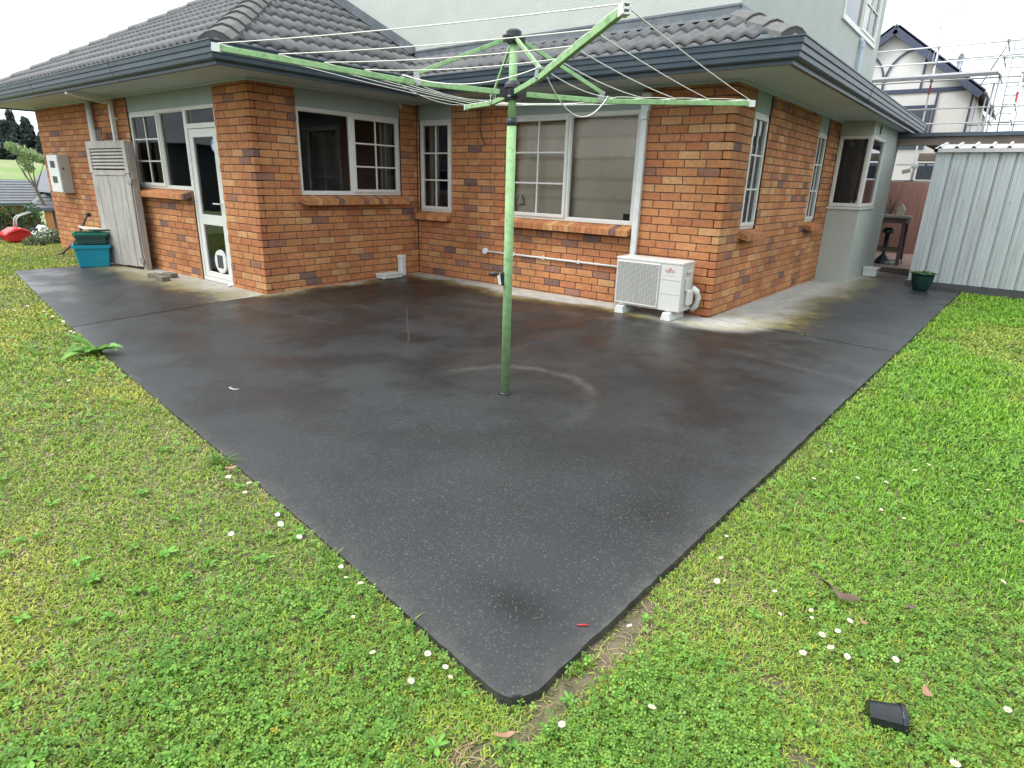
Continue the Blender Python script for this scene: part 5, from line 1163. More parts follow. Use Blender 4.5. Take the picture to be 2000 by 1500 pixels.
for x in (1.19, 1.70):
    for z in (5.40, 4.98, 4.56, 3.76, 3.36): tubo((x, 16.4, z-.0), (x, 18.4, z+.02), .02, 'transom')
tubo((1.19, 17, 3.3), (1.75, 18.3, 4.5), .018, 'brace'); tubo((.68, 18.6, 4.6), (1.19, 17, 5.4), .018, 'brace'); tubo((1.1, 16.9, 2.6), (1.1, 16.9, 4.4), .03, 'standard', M['galvl'])
for x, z in ((-.45, 4.3), (1.70, 3.95), (2.2, 3.9)): mb = MB(); mb.tube([(x, 17.0 if x < 1.5 or x > 2 else 16.6, z-.12), (x, 17.0 if x < 1.5 or x > 2 else 16.6, z+.14)], .0265, 8); mb.build('red_band', M['scred'], sc)
for i, y in enumerate((16.45, 16.68, 16.91)): mb = MB(); mb.box(-2.2, 1.16, y-.235+.02, y, 4.585, 4.635); mb.build('plank', M['galvl'], sc)
mb = MB(); mb.box(-2.2, 1.14, 16.20, 16.22, 4.5, 4.58); mb.build('toe_board', M['nbroof'], sc)
for x0 in (1.33, 1.60): tubo((x0, 17.3, 5.5), (x0+.12, 16.9, 2.8), .018, 'ladder_stile')
for i in range(10): t = .08+i*.09; tubo((1.33+.12*t, 17.3-.4*t, 5.5-2.7*t), (1.60+.12*t, 17.3-.4*t, 5.5-2.7*t), .013, 'rung')
for x in (-.45, 1.19):
    for z in (5.46, 5.05, 4.55, 3.78): mb = MB(); mb.box(x-.045, x+.045, 16.92, 17.03, z-.04, z+.04, bev=.012); mb.build('coupler', M['galv'], sc)

# ------------------------------------------------------------------ left: neighbour bungalow, yard things, trees
gh = lambda x, y: float(ground_h(np.array(float(x)), np.array(float(y))))
n2 = thing('bungalow', 'low grey roofed bungalow with dark garage door beyond the lawn', 'house', (-57, 8, -3.2))
mb = MB(); mb.box(-64, -55.2, 2.0, 8.6, -3.4, -1.15); mb.build('wall', M['nbbrick'], n2)
for i in range(9):
    t0, t1 = i/9, (i+1)/9; mb = MB(); xx = lambda t: -54.6-4.2*t; zz = lambda t: -1.15+1.6*t
    mb.add([(xx(t0), 1.5, zz(t0)+.05), (xx(t0), 10.6, zz(t0)+.05), (xx(t1)-.05, 10.6, zz(t1)), (xx(t1)-.05, 1.5, zz(t1)), (xx(t0), 1.5, zz(t0)-.02), (xx(t0), 10.6, zz(t0)-.02)], [(0, 1, 2, 3), (4, 5, 1, 0)]); mb.build('roof_course', M['nbroof'], n2, fix=False)
mb = MB(); mb.add([(-58.8, 1.5, .45), (-58.8, 10.6, .45), (-64, 10.6, -1.3), (-64, 1.5, -1.3)], [(0, 1, 2, 3)]); mb.build('back_roof', M['nbroof'], n2, fix=False)
mb = MB(); mb.box(-54.7, -54.5, 1.5, 8.1, -1.3, -1.12); mb.build('gutter', M['gutter'], n2)
for i in range(5):
    t0, t1 = i/5, (i+1)/5; mb = MB(); xx = lambda t: -53.2-2.2*t; zz = lambda t: -1.42+1.15*t; yl = lambda t: 7.5+2.2*t
    mb.add([(xx(t0), yl(t0), zz(t0)+.04), (xx(t0), 12, zz(t0)+.04), (xx(t1)-.04, 12, zz(t1)), (xx(t1)-.04, yl(t1), zz(t1)), (xx(t0), yl(t0), zz(t0)-.02), (xx(t0), 12, zz(t0)-.02)], [(0, 1, 2, 3), (4, 5, 1, 0)]); mb.build('porch_roof_course', M['nbroof'], n2, fix=False)
mb = MB(); mb.add([(-53.2, 7.5, -1.42), (-55.4, 9.7, -.27), (-56.5, 7.5, -1.42)], [(0, 1, 2)]); mb.build('porch_hip', M['nbroof'], n2, fix=False)
mb = MB(); mb.box(-53.3, -53.1, 7.5, 12, -1.62, -1.43); mb.build('porch_gutter', M['gutter'], n2)
mb = MB(); mb.box(-53.6, -53.4, 8.55, 9.0, -3.4, -1.6); mb.build('brick_pier', M['nbbrick'], n2)
mb = MB(); mb.box(-54.2, -54.0, 8.9, 12, -3.4, -1.6); mb.build('garage_door', M['nbgarage'], n2)
mb = MB(); mb.box(-52.9, -52.6, 9.75, 10.15, -3.4, .35); mb.build('white_column', M['upvc'], n2)
mb = MB(); mb.add([(-53.0, 9.1, -.35), (-53.0, 11.2, 1.5), (-53.0, 13.3, -.35), (-60, 9.1, -.35), (-60, 11.2, 1.5), (-60, 13.3, -.35)], [(0, 1, 2), (5, 4, 3), (0, 3, 4, 1), (1, 4, 5, 2)]); mb.build('gable_roof', M['nbroof'], n2)
mb = MB(); mb.add([(-52.97, 9.4, -.35), (-52.97, 11.2, 1.25), (-52.97, 13.0, -.35)], [(0, 1, 2)]); mb.build('gable_panel', M['upvc'], n2, fix=False)
for s in (-1, 1): mb = MB(); mb.bar((-52.9, 11.2, 1.55), (-52.9, 11.2+s*2.25, -.42), .1, .2); mb.build('gable_board', M['gutter'], n2)
def canopy(name, centers, n, size, cols, seed, parent=None):
    r = np.random.default_rng(seed); V = []; C = []; per = n//len(centers)
    cols = np.array(cols)
    for (c, rad) in centers:
        u = r.normal(size=(per, 3)); u /= np.linalg.norm(u, axis=1)[:, None]; q = np.array(c)+u*np.array(rad)*(r.random((per, 1))**.45)
        a = r.normal(size=(per, 3)); a /= np.linalg.norm(a, axis=1)[:, None]; b = np.cross(a, r.normal(size=(per, 3))); b /= np.linalg.norm(b, axis=1)[:, None]
        s = size*r.uniform(.6, 1.4, (per, 1)); k = cols[r.integers(len(cols), size=per)]*r.uniform(.7, 1.25, (per, 1))
        for off in (-a*s*.5, b*s*.28, a*s*.5, -b*s*.28): V.append(q+off)
        C.append(k)
    # reorder to quads
    nb_ = len(centers); out = []; cc = []
    for i in range(nb_):
        out.append(np.stack(V[4*i:4*i+4], 1).reshape(-1, 3)); cc.append(np.repeat(C[i], 4, 0))
    V = np.concatenate(out); C = np.concatenate(cc); F = np.arange(len(V)).reshape(-1, 4)
    return link(name, nmesh(name, V, [F], M['leaf'], C), parent)
tr = thing('windswept_tree', 'slender wind shaped tree with feathery pale green crown before the hillside', 'tree', (-53.4, 8.7, -2.6))
mb = MB()
base = Vector((-53.6, 9.05, -2.9)); fork = Vector((-53.6, 8.35, -.1))
mb.tube([base, fork.lerp(base, .4), fork], .13, 7, r1=.10)
tips = [(-53.6, 7.5, 1.9), (-53.8, 8.0, 2.4), (-53.4, 8.5, 2.2), (-53.6, 9.1, 1.6), (-53.7, 7.8, 1.3)]
for t in tips: mb.tube([fork, fork.lerp(Vector(t), .5)+Vector((0, -.05, -.1)), Vector(t)], .06, 5, r1=.02)
mb.build('trunk', M['trunk'], tr)
canopy('crown', [((-53.6, 7.35, 2.75), (.6, .35, .3)), ((-53.6, 7.8, 2.55), (.8, .55, .4)), ((-53.6, 8.3, 2.3), (.9, .6, .42)), ((-53.6, 8.8, 2.05), (.8, .5, .35)), ((-53.6, 9.2, 1.85), (.6, .35, .25)), ((-53.6, 8.0, 1.8), (.7, .45, .4)), ((-53.6, 8.2, 1.3), (.5, .35, .3))], 3600, .13, [(.26, .36, .15), (.34, .43, .2), (.18, .27, .11), (.38, .44, .24)], 3, tr)
pal = [(.055, .075, .065), (.07, .095, .08), (.04, .055, .05)]
spots = [(-242, 49, 11, 4.6), (-238, 53, 10.2, 4.2), (-245, 56.5, 13.0, 3.0), (-240, 58.6, 11.3, 3.6), (-236, 62, 9.5, 4.2), (-246, 66, 10, 4.6)]
def px_of(x, y, z):
    r_ = np.array([x, y, z])-CAM; return (r_@CR)/(r_@CF)
ORD = ['first', 'second', 'third', 'fourth', 'fifth', 'sixth', 'seventh', 'eighth', 'ninth', 'tenth', 'eleventh', 'twelfth', 'thirteenth', 'fourteenth', 'fifteenth', 'sixteenth', 'seventeenth', 'eighteenth', 'nineteenth', 'twentieth', 'twenty-first', 'twenty-second']
spots.sort(key=lambda s: px_of(s[0], s[1], 8))
for i, (x, y, h, rad) in enumerate(spots):
    z0 = gh(x, y); t = thing('hill_conifer', 'dark tree on the hilltop beyond the lawn, %s from the left' % ORD[i], 'tree', (x, y, z0), 'dark trees along the hilltop')
    mb = MB(); mb.tube([(x, y, z0-.5), (x, y, z0+h*.8)], .4, 6, r1=.1); mb.build('trunk', M['trunk'], t)
    cs = []
    for j in range(7): f = j/6; cs.append(((x+random.uniform(-1, 1), y+random.uniform(-1, 1)*(1-f), z0+h*(.12+.82*f)), (rad*(1.05-.7*f), rad*(1.05-.7*f), h*.15)))
    canopy('crown', cs, 2400, 1.1, pal, 40+i, t)
hd = thing('boundary_hedge', 'dark green hedge in front of the bungalow', 'hedge', (-49.5, 4.5, gh(-49.5, 5)))
canopy('foliage', [((-49.5, 1.5+i*.75, -1.85+.15*math.sin(i*2)), (.8, .65, .95)) for i in range(8)], 3600, .2, [(.05, .09, .03), (.07, .12, .04), (.035, .065, .025)], 8, hd)
mb = MB(); mb.box(-49.7, -49.3, 1.2, 7.0, -3.4, -2.3); mb.build('stems', M['trunk'], hd)
bs = thing('wall_bush', 'small grey green bush growing at the far corner of the brick wall', 'bush', (-12.35, -2.75, gh(-12.35, -2.75)))
canopy('foliage', [((-12.5, -2.55, .05), (.22, .3, .2)), ((-12.3, -2.85, -.02), (.2, .2, .14)), ((-12.6, -2.3, .0), (.25, .2, .2))], 1500, .055, [(.16, .20, .10), (.22, .26, .15), (.10, .14, .07)], 12, bs)
mb = MB(); 
for k in range(6): mb.tube([(-12.4, -2.65, -.2), (-12.4+random.uniform(-.2, .2), -2.65+random.uniform(-.25, .25), .08)], .007, 5)
mb.build('stems', M['trunk'], bs)
# ride-on catcher, jet ski, boat under cover
mz = gh(-13.0, -2.95); mw = thing('garden_barrow', 'red plastic barrow with pale tubular handles at the edge of the lawn', 'barrow', (-13.1, -2.9, mz))
mb = MB(); mb.prism([(-3.10, mz+.03), (-2.70, mz+.03), (-2.66, mz+.12), (-2.75, mz+.24), (-2.85, mz+.29), (-2.98, mz+.29), (-3.10, mz+.22), (-3.16, mz+.17)], 0, -13.35, -12.9); o = mb.build('tray', M['red'], mw); soften(o, .03, 3)
mb = MB(); mb.tube([(-12.88, -3.05, mz+.22), (-12.88, -2.9, mz+.27), (-12.88, -2.76, mz+.22)], .015, 6); mb.build('rim', M['red'], mw)
for dx in (0, .16): mb = MB(); mb.tube([(-13.0-dx, -2.93, mz+.24), (-13.0-dx, -2.89, mz+.46), (-13.0-dx, -2.84, mz+.51), (-13.0-dx, -2.63, mz+.585)], .014, 8); mb.build('handle', M['galvl'], mw, smooth=True)
rm = thing('ride_on_mower', 'black wheeled mower partly out of frame beside the red barrow', 'mower', (-13.6, -3.4, mz))
for x in (-13.3, -13.9):
    mb = MB(); mb.tube([(x, -3.33, mz+.13), (x-.1, -3.33, mz+.13)], .13, 18); tyr = mb.build('wheel', M['black'], rm); mb = MB(); mb.tube([(x+.005, -3.33, mz+.13), (x+.01, -3.33, mz+.13)], .06, 14); mb.build('rim', M['cream'], rm)
mb = MB(); mb.box(-13.9, -13.3, -3.62, -3.18, mz+.12, mz+.24, bev=.03); mb.build('deck', M['black'], rm); mb = MB(); mb.box(-13.8, -13.4, -3.55, -3.1, mz+.24, mz+.30, bev=.02); mb.build('cover', M['metergrey'], rm)
jz = gh(-49, 5.9); jy = 6.55
js = thing('jet_ski', 'white jet ski parked beyond the lawn near the hedge', 'jet ski', (-47.5, jy, jz))
mb = MB(); mb.prism([(jy-.75, jz+.35), (jy-.5, jz+.15), (jy+.6, jz+.15), (jy+.75, jz+.45), (jy+.3, jz+.75), (jy+.15, jz+1.0), (jy-.05, jz+1.05), (jy-.3, jz+.75)], 0, -47.8, -46.9); o = mb.build('hull', M['upvc'], js); soften(o, .08, 3)
mb = MB(); mb.box(-47.6, -47.1, jy-.65, jy-.1, jz+.72, jz+.85, bev=.05); mb.build('seat', M['black'], js); mb = MB(); mb.tube([(-47.6, jy+.12, jz+1.1), (-47.1, jy+.12, jz+1.1)], .04, 8); mb.build('handlebar', M['black'], js)
cv = thing('covered_boat', 'pale grey covered boat lying low beside the jet ski', 'boat', (-46, 7.4, jz)); mb = MB(); mb.prism([(6.4, jz+.05), (8.3, jz+.05), (8.5, jz+.25), (8.0, jz+.50), (7.2, jz+.62), (6.6, jz+.45)], 0, -46.6, -45.4); o = mb.build('cover', M['metergrey'], cv); soften(o, .1, 3); mb = MB(); mb.prism([(6.6, jz-.1), (8.2, jz-.1), (8.3, jz+.06), (6.5, jz+.06)], 0, -46.5, -45.5); mb.build('hull', M['upvc'], cv)
kb = thing('white_kayak', 'white rounded hull at the left edge below the hedge', 'boat', (-47, 5.6, jz)); mb = MB(); mb.lathe([(0, -.3), (.35, -.28), (.5, -.1), (.52, .05), (.4, .2), (0, .28)], (-47.0, 5.1, jz+.45), 20); o = mb.build('hull', M['upvc'], kb, smooth=True)

# unseen fences and houses added to keep the pane reflections dark
rf = thing('back_fence', 'dark timber fence out of view, added for the panes to reflect', 'fence', (-2, -13.5, 0))
for i in range(60):
    mb = MB(); x = -18+i*.42; mb.box(x, x+.41, -13.52, -13.5, -.2, 1.75+random.uniform(-.02, .02)); mb.build('paling', M['fencegrey'], rf)
rf2 = thing('side_fence', 'dark timber side fence out of view, added for the panes to reflect', 'fence', (6.6, -4, 0))
for i in range(58):
    mb = MB(); y = -13.4+i*.42; mb.box(6.6, 6.62, y, y+.41, -.2, 1.75+random.uniform(-.02, .02)); mb.build('paling', M['fencegrey'], rf2)
rh = thing('rear_house', 'brown roofed house that shows only as a reflection in the panes', 'house', (-14, -24, 0))
for j, (x0, x1, y0, y1) in enumerate(((-22, -6, -27, -19), (-40, -26, -20, -11))):
    mb = MB(); mb.box(x0, x1, y0, y1, -.3, 2.5); mb.build('wall', M['darkwall'], rh); xm, ym = (x0+x1)/2, (y0+y1)/2
    mb = MB(); mb.add([(x0-.6, y0-.6, 2.5), (x1+.6, y0-.6, 2.5), (x1+.6, y1+.6, 2.5), (x0-.6, y1+.6, 2.5), (x0+4, ym, 5.0), (x1-4, ym, 5.0)], [(0, 1, 5, 4), (1, 2, 5), (2, 3, 4, 5), (3, 0, 4), (0, 3, 2, 1)]); mb.build('roof', M['nbroof'], rh)
rs = thing('side_house', 'grey house out of view, added for the panes to reflect', 'house', (13, 0, 0)); mb = MB(); mb.box(9.5, 18, -9, 9, -.3, 2.7); mb.build('wall', M['darkwall'], rs)
mb = MB(); mb.add([(8.9, -9.6, 2.7), (18.6, -9.6, 2.7), (18.6, 9.6, 2.7), (8.9, 9.6, 2.7), (13.7, -5, 5.4), (13.7, 5, 5.4)], [(0, 1, 4), (1, 2, 5, 4), (2, 3, 5), (3, 0, 4, 5), (0, 3, 2, 1)]); mb.build('roof', M['nbroof'], rs)

# ------------------------------------------------------------------ lawn
def left_edge(x): return np.where(x < -4.43, -4.70+(x+4.43)*(.64/-4.37), -4.70+(x+4.43)*(-.73/6.005))
def right_edge(y): return np.where(y < 0, 1.575+(y+5.43)*(.24/5.43), 1.815+y*(.215/7.0))
def on_lawn(x, y, m=0.0):
    a = (x < 1.575) & (x > -8.85) & (y < left_edge(x)-m)
    b = (x >= 1.575) & (y < -5.43-m)
    c = (y >= -5.43) & (x > right_edge(y)+m) & (y < 5.42)
    d = (x <= -8.85-m) & (y < -2.62)
    e = (x < -11.95) & (y < 3)
    co_ = (x > 1.50) & (x < 1.575) & (y < -5.34) & ((x-1.475)**2+(y+5.33)**2 > .0105)
    return a | b | c | d | e | co_
def soil_bare(x, y):
    """bare strip of earth along the slab near the front corner and two worn patches"""
    s = np.exp(-((x-(right_edge(y)+.055))/.068)**2)*sstep(-4.45, -4.62, y)*sstep(-5.75, -5.35, y)*sstep(.30, .46, fbm(x*7, y*7))
    s = np.maximum(s, .9*np.exp(-(((x-1.58)/.12)**2+((y+5.62)/.10)**2)))
    s = np.maximum(s, .8*np.exp(-(((x-2.13)/.12)**2+((y+4.78)/.05)**2)))
    s = np.maximum(s, .8*np.exp(-(((x-2.28)/.10)**2+((y+5.02)/.06)**2)))
    return s
def scatter(n, r0, r1, p, half=1.0, seed=1, inner=0.0):
    r = np.random.default_rng(seed); u = r.random(n)
    e = 2-p; rr = (r0**e+u*(r1**e-r0**e))**(1/e)                        # areal density ~ r^-p
    az = math.atan2(CF[1], CF[0])+r.uniform(inner, half, n)*np.where(r.random(n) < .5, -1, 1); x = CAM[0]+rr*np.cos(az); y = CAM[1]+rr*np.sin(az)
    return x, y, rr, r
def blades(n, r0, r1, p, seed, kind='grass', half=.98, inner=0.0):
    x, y, rr, r = scatter(n, r0, r1, p, half, seed, inner)
    m = on_lawn(x, y, .006*(rr < 6)); bare = soil_bare(x, y); m &= r.random(n) > bare*1.05
    clo = sstep(.47, .56, fbm(x*1.1+40, y*1.1+7)); yel = sstep(.40, .62, fbm(x*.9+3, y*.9+60)); dry = sstep(.53, .66, fbm(x*2.3+80, y*2.3+11))
    right = sstep(1.4, 2.2, x)*sstep(-4.6, -3.6, y); lush = right*sstep(.42, .55, fbm(x*.7+9, y*.7))
    left = sstep(1.0, -.5, x)
    if kind == 'grass': m &= r.random(n) > clo*.35*(1-right*.5)
    x, y, rr, clo, yel, dry, right, lush, left = [q[m] for q in (x, y, rr, clo, yel, dry, right, lush, left)]; n = len(x)
    far = np.clip(rr/3.0, 1, 3.2)
    h = (.020+.026*r.random(n))*(1+.3*lush)*(.85+.1*right)*np.clip(rr/4, 1, 1.35)
    w = (.0019+.0018*r.random(n))*far**.9
    az = r.uniform(0, 2*PI, n); lean = r.uniform(.35, 2.1, n)*(1-.35*lush)
    straw = r.random(n) < (.06+.20*dry+.08*left)
    h[straw] *= .8; lean[straw] = r.uniform(1.0, 2.6, straw.sum())
    z = ground_h(x, y)-.003
    dx, dy = np.cos(az), np.sin(az); sx, sy = -dy, dx
    ln = np.sqrt(1+lean**2); hz = h/ln; out = h*lean/ln
    P0 = np.stack([x, y, z], 1); side = np.stack([sx*w, sy*w, 0*w], 1)
    mid = P0+np.stack([dx*out*.38, dy*out*.38, hz*.62], 1); tip = P0+np.stack([dx*out, dy*out, hz], 1)
    tip[:, 2] -= .15*out
    V = np.stack([P0-side, P0+side, mid+side*.8, mid-side*.8, tip], 1).reshape(-1, 3)
    g = np.array([.21, .39, .045]); g2 = np.array([.46, .50, .085]); gl = np.array([.21, .46, .04]); st_ = np.array([.60, .50, .26]); gd_ = np.array([.11, .24, .05])
    t = np.clip(.15+.25*left+yel*(.35+.6*left)+r.normal(0, .25, n), 0, 1)[:, None]
    c = g*(1-t)+g2*t; c = c*(1-lush[:, None]*.75)+gl*lush[:, None]*.75
    dk = (r.random(n) < .14)[:, None]; c = np.where(dk, c*.35+gd_*.65, c)
    c = c*r.uniform(.72, 1.30, (n, 1)); c[straw] = st_*r.uniform(.6, 1.15, (straw.sum(), 1))
    C = np.stack([c*.42, c*.42, c*.95, c*.95, c*1.2], 1).reshape(-1, 3)  # dark roots put the shade between the blades into the colour
    i = np.arange(n)*5
    return V, np.stack([i, i+1, i+2, i+3], 1), np.stack([i+3, i+2, i+4], 1), C
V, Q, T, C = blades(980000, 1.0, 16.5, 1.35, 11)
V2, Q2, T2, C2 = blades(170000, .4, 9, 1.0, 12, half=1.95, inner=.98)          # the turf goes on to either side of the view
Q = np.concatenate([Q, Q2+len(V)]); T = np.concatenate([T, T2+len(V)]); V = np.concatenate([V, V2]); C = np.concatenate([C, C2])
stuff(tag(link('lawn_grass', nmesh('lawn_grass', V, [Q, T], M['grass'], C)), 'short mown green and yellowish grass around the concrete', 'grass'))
def clover(n, r0, r1, p, seed):
    x, y, rr, r = scatter(n, r0, r1, p, .95, seed)
    m = on_lawn(x, y, .01); bare = soil_bare(x, y); m &= r.random(n) > bare*1.3
    f = sstep(.45, .56, fbm(x*1.1+40, y*1.1+7)); patch = np.exp(-(((x-1.93)/.30)**2+((y+5.22)/.30)**2)); patch2 = np.exp(-(((x-.9)/.45)**2+((y+5.95)/.3)**2)); patch3 = np.exp(-(((x-2.7)/.5)**2+((y+4.1)/.55)**2))
    dens = np.clip(.05+.38*sstep(1.55, 1.9, x)*sstep(-2.6, -3.6, y)*sstep(.35, .55, fbm(x*2.6+8, y*2.6))+.36*f*(.35+.65*(x > .6))*sstep(.30, .55, fbm(x*4+2, y*4))*1.6+patch*1.4+patch2*.3+patch3*.7, 0, 1); m &= r.random(n) < dens
    x, y, rr, patch = x[m], y[m], rr[m], patch[m]; n = len(x)
    s = (.0050+.0048*r.random(n))*np.clip(rr/2.6, 1, 2.4); z = ground_h(x, y)+.010+.026*r.random(n)+.012*patch
    a0 = r.uniform(0, 2*PI, n); tx, ty = r.normal(0, .38, n), r.normal(0, .38, n)
    g = np.array([.13, .30, .05]); g2 = np.array([.27, .44, .07]); t = np.clip(r.random(n)*.7+.6*(fbm(x*3+70, y*3)-.35), 0, 1)[:, None]; c = (g*(1-t)+g2*t)*r.uniform(.65, 1.3, (n, 1))
    yl = r.random(n) < .012; c[yl] = np.array([.42, .40, .05])
    Vs = []; Cs = []
    for k in range(3):
        a = a0+k*2*PI/3
        def pt(rad, da, up=0.0):
            px, py = np.cos(a+da)*rad, np.sin(a+da)*rad; return np.stack([x+px, y+py, z+px*tx+py*ty+up*s], 1)
        Vs += [pt(s*.08, 0), pt(s*.85, .62, .12), pt(s*1.30, .36, .05), pt(s*1.22, 0, -.10), pt(s*1.30, -.36, .05), pt(s*.85, -.62, .12)]; Cs += [c*.8, c*1.05, c*1.1, c, c*1.05, c]
    V = np.stack(Vs, 1).reshape(-1, 3); C = np.stack(Cs, 1).reshape(-1, 3); i = np.arange(n)*18
    Q = []
    for k in range(3):
        b = i+k*6; Q += [np.stack([b, b+1, b+2, b+3], 1), np.stack([b, b+3, b+4, b+5], 1)]
    return V, np.concatenate(Q), C
V, Q, C = clover(125000, 1.0, 8.0, 1.5, 21)
stuff(tag(link('clover_patch', nmesh('clover_patch', V, [Q], M['leaf'], C)), 'clover leaves growing in patches through the lawn', 'clover'))
# broad weeds and dead bits in the lawn
def rosettes(n, seed):
    x, y, rr, r = scatter(n, 1.2, 8, 1.3, .9, seed); m = on_lawn(x, y, .03); x, y = x[m], y[m]; L = []
    for i in range(len(x)):
        k = r.integers(5, 9); a = r.uniform(0, 2*PI); big = r.uniform(.55, 1.0)
        for j in range(k): L.append((x[i], y[i], a+j*2*PI/k+r.normal(0, .35), big*r.uniform(.022, .055), big*r.uniform(.006, .012), r.uniform(.8, 1.3)))
    L = np.array(L); V = []; C = []; n = len(L); dx, dy = np.cos(L[:, 2]), np.sin(L[:, 2]); z = ground_h(L[:, 0], L[:, 1])+.008
    g = np.array([.17, .36, .06])[None]*L[:, 5:6]
    for t, w in ((0, .25), (.35, .8), (.72, 1.0), (1.0, .12)):
        zz = z+L[:, 3]*(.55*t-.38*t*t)+.008
        for s in (-1, 0, 1): V.append(np.stack([L[:, 0]+dx*L[:, 3]*t-dy*s*w*L[:, 4], L[:, 1]+dy*L[:, 3]*t+dx*s*w*L[:, 4], zz+(.004 if s else -.001)], 1)); C.append(g*(1.15 if s == 0 else .95))
    V = np.stack(V, 1).reshape(-1, 3); C = np.stack(C, 1).reshape(-1, 3); i = np.arange(n)*12; Q = []
    for k in range(3):
        for e in (0, 1): Q.append(np.stack([i+3*k+e, i+3*k+e+1, i+3*k+4+e, i+3*k+3+e], 1))
    return V, np.concatenate(Q), C
V, Q, C = rosettes(420, 31)
stuff(tag(link('lawn_weeds', nmesh('lawn_weeds', V, [Q], M['leaf'], C, smooth=True)), 'small broad leaved weeds scattered through the lawn', 'weeds'))
# straw lying on the bare strip of earth
mb = MB(); rr_ = random.Random(5)
for i in range(150):
    y = rr_.uniform(-5.75, -4.5); x = float(right_edge(np.array(y)))+rr_.gauss(.08, .06) if y > -5.4 else 1.56+rr_.gauss(0, .10)
    if not on_lawn(np.array(x), np.array(y)): continue
    a = rr_.uniform(0, PI*2); l = rr_.uniform(.02, .06); z = gh(x, y)+.006; mb.tube([(x, y, z), (x+l*.5*math.cos(a), y+l*.5*math.sin(a), z+rr_.uniform(.002, .014)), (x+l*math.cos(a+.3), y+l*math.sin(a+.3), z+.001)], .0009, 4)
stuff(tag(mb.build('dry_straw', M['twig'], None), 'dry straw stalks on the bare earth beside the slab corner', 'straw'))

# ------------------------------------------------------------------ daisies, one object each
def daisy_mesh(closed):
    mb = MB(); n = 13
    for k in range(n):
        a = 2*PI*k/n; d = (math.cos(a), math.sin(a)); s = (-d[1], d[0]); up = .006 if not closed else .010; ro = .0125 if not closed else .0085
        mb.add([(d[0]*.003, d[1]*.003, .001), (d[0]*ro*.6+s[0]*.0024, d[1]*ro*.6+s[1]*.0024, up*.5), (d[0]*ro, d[1]*ro, up*.8), (d[0]*ro*.6-s[0]*.0024, d[1]*ro*.6-s[1]*.0024, up*.5)], [(0, 1, 2, 3)], 0)
    mb.lathe([(.0046, .001), (.0042, .0035), (.002, .005), (0, .0053)], (0, 0, 0), 8, 1)
    mb.tube([(0, 0, 0), (.002, .001, -.02), (.003, .002, -.045)], .0009, 4, 2)
    return mb.mesh('daisy', [M['daisy'], M['daisyc'], M['stem']])
M['stem'] = mat('daisy_stem', (.10, .2, .04), .7)
DM = [daisy_mesh(False), daisy_mesh(True)]
DS = [(-10.05, -3.87), (-7.95, -4.29), (-7.63, -4.37), (-7.47, -4.33), (-6.89, -4.49), (-6.8, -4.52), (-5.72, -4.7), (-5.48, -4.87), (-5.21, -4.69), (-5.12, -4.70), (-5.01, -4.67), (-4.92, -4.70), (-5.18, -5.02), (-4.55, -4.72), (-4.46, -4.74), (-4.03, -4.84), (-4.04, -4.79), (-4.1, -4.80), (-2.58, -5.28), (-1.27, -5.17), (-4.74, -5.0), (-4.4, -4.78), (-0.21, -5.26), (-0.12, -5.33), (0.15, -5.33), (0.24, -5.37), (0.15, -5.54), (0.36, -5.36), (0.67, -5.38), (0.73, -5.40), (0.91, -5.51), (-0.33, -5.3), (1.09, -5.57), (1.26, -5.56), (1.3, -5.45), (1.35, -5.48), (0.8, -5.39), (1.22, -5.45), (1.88, -5.16), (1.71, -5.39), (1.66, -4.89), (1.72, -4.12), (1.76, -4.28), (1.8, -4.43), (2.05, -4.47), (2.14, -4.39), (2.15, -4.43), (2.26, -4.34), (2.2, -4.49), (2.24, -4.44), (2.24, -4.54), (2.29, -4.53), (2.17, -4.61), (2.42, -4.46), (2.69, -3.69), (2.72, -4.47), (2.61, -4.8), (2.0, -4.35), (1.86, -2.81), (2.05, -3.06), (2.18, -3.03), (2.28, -2.75), (2.33, -2.63), (2.27, -3.25), (2.21, -3.39), (2.31, -3.39), (2.61, -2.77), (1.87, -3.23), (2.26, -2.04), (2.06, 5.15), (2.55, 5.3), (2.3, 5.25)]
rd = random.Random(17); DS.sort(key=lambda p: px_of(p[0], p[1], -.1)); cnt_ = {}
for x, y in DS:
    ck = 1.0
    z = gh(x, y)+rd.uniform(.034, .050)
    o = bpy.data.objects.new('daisy', DM[0 if rd.random() < .75 else 1]); COL.objects.link(o)
    s = rd.uniform(.85, 1.15)*(1.0 if x > -3 else 1.25)
    o.location = (x, y, z); o.scale = (s, s, s); o.rotation_euler = (rd.uniform(-.45, .25), rd.uniform(-.35, .35), rd.uniform(0, 6))
    if x < -3: lab, g = 'small white daisy in the far left lawn along the back path', 'daisies along the back path'
    elif x < 1.45: lab, g = 'small white daisy in the left lawn near the patio edge', 'daisies left of the patio corner'
    elif y < -3.9: lab, g = 'white daisy with yellow centre in the near right lawn', 'daisies in the near right lawn'
    elif y < 0: lab, g = 'white daisy in the middle of the right lawn', 'daisies in the middle right lawn'
    else: lab, g = 'tiny white daisy at the foot of the shed', 'daisies by the shed'
    k_ = cnt_.get(g, 0); cnt_[g] = k_+1; tag(o, '%s, %s from the left' % (lab, ORD[k_]), 'daisy', g)

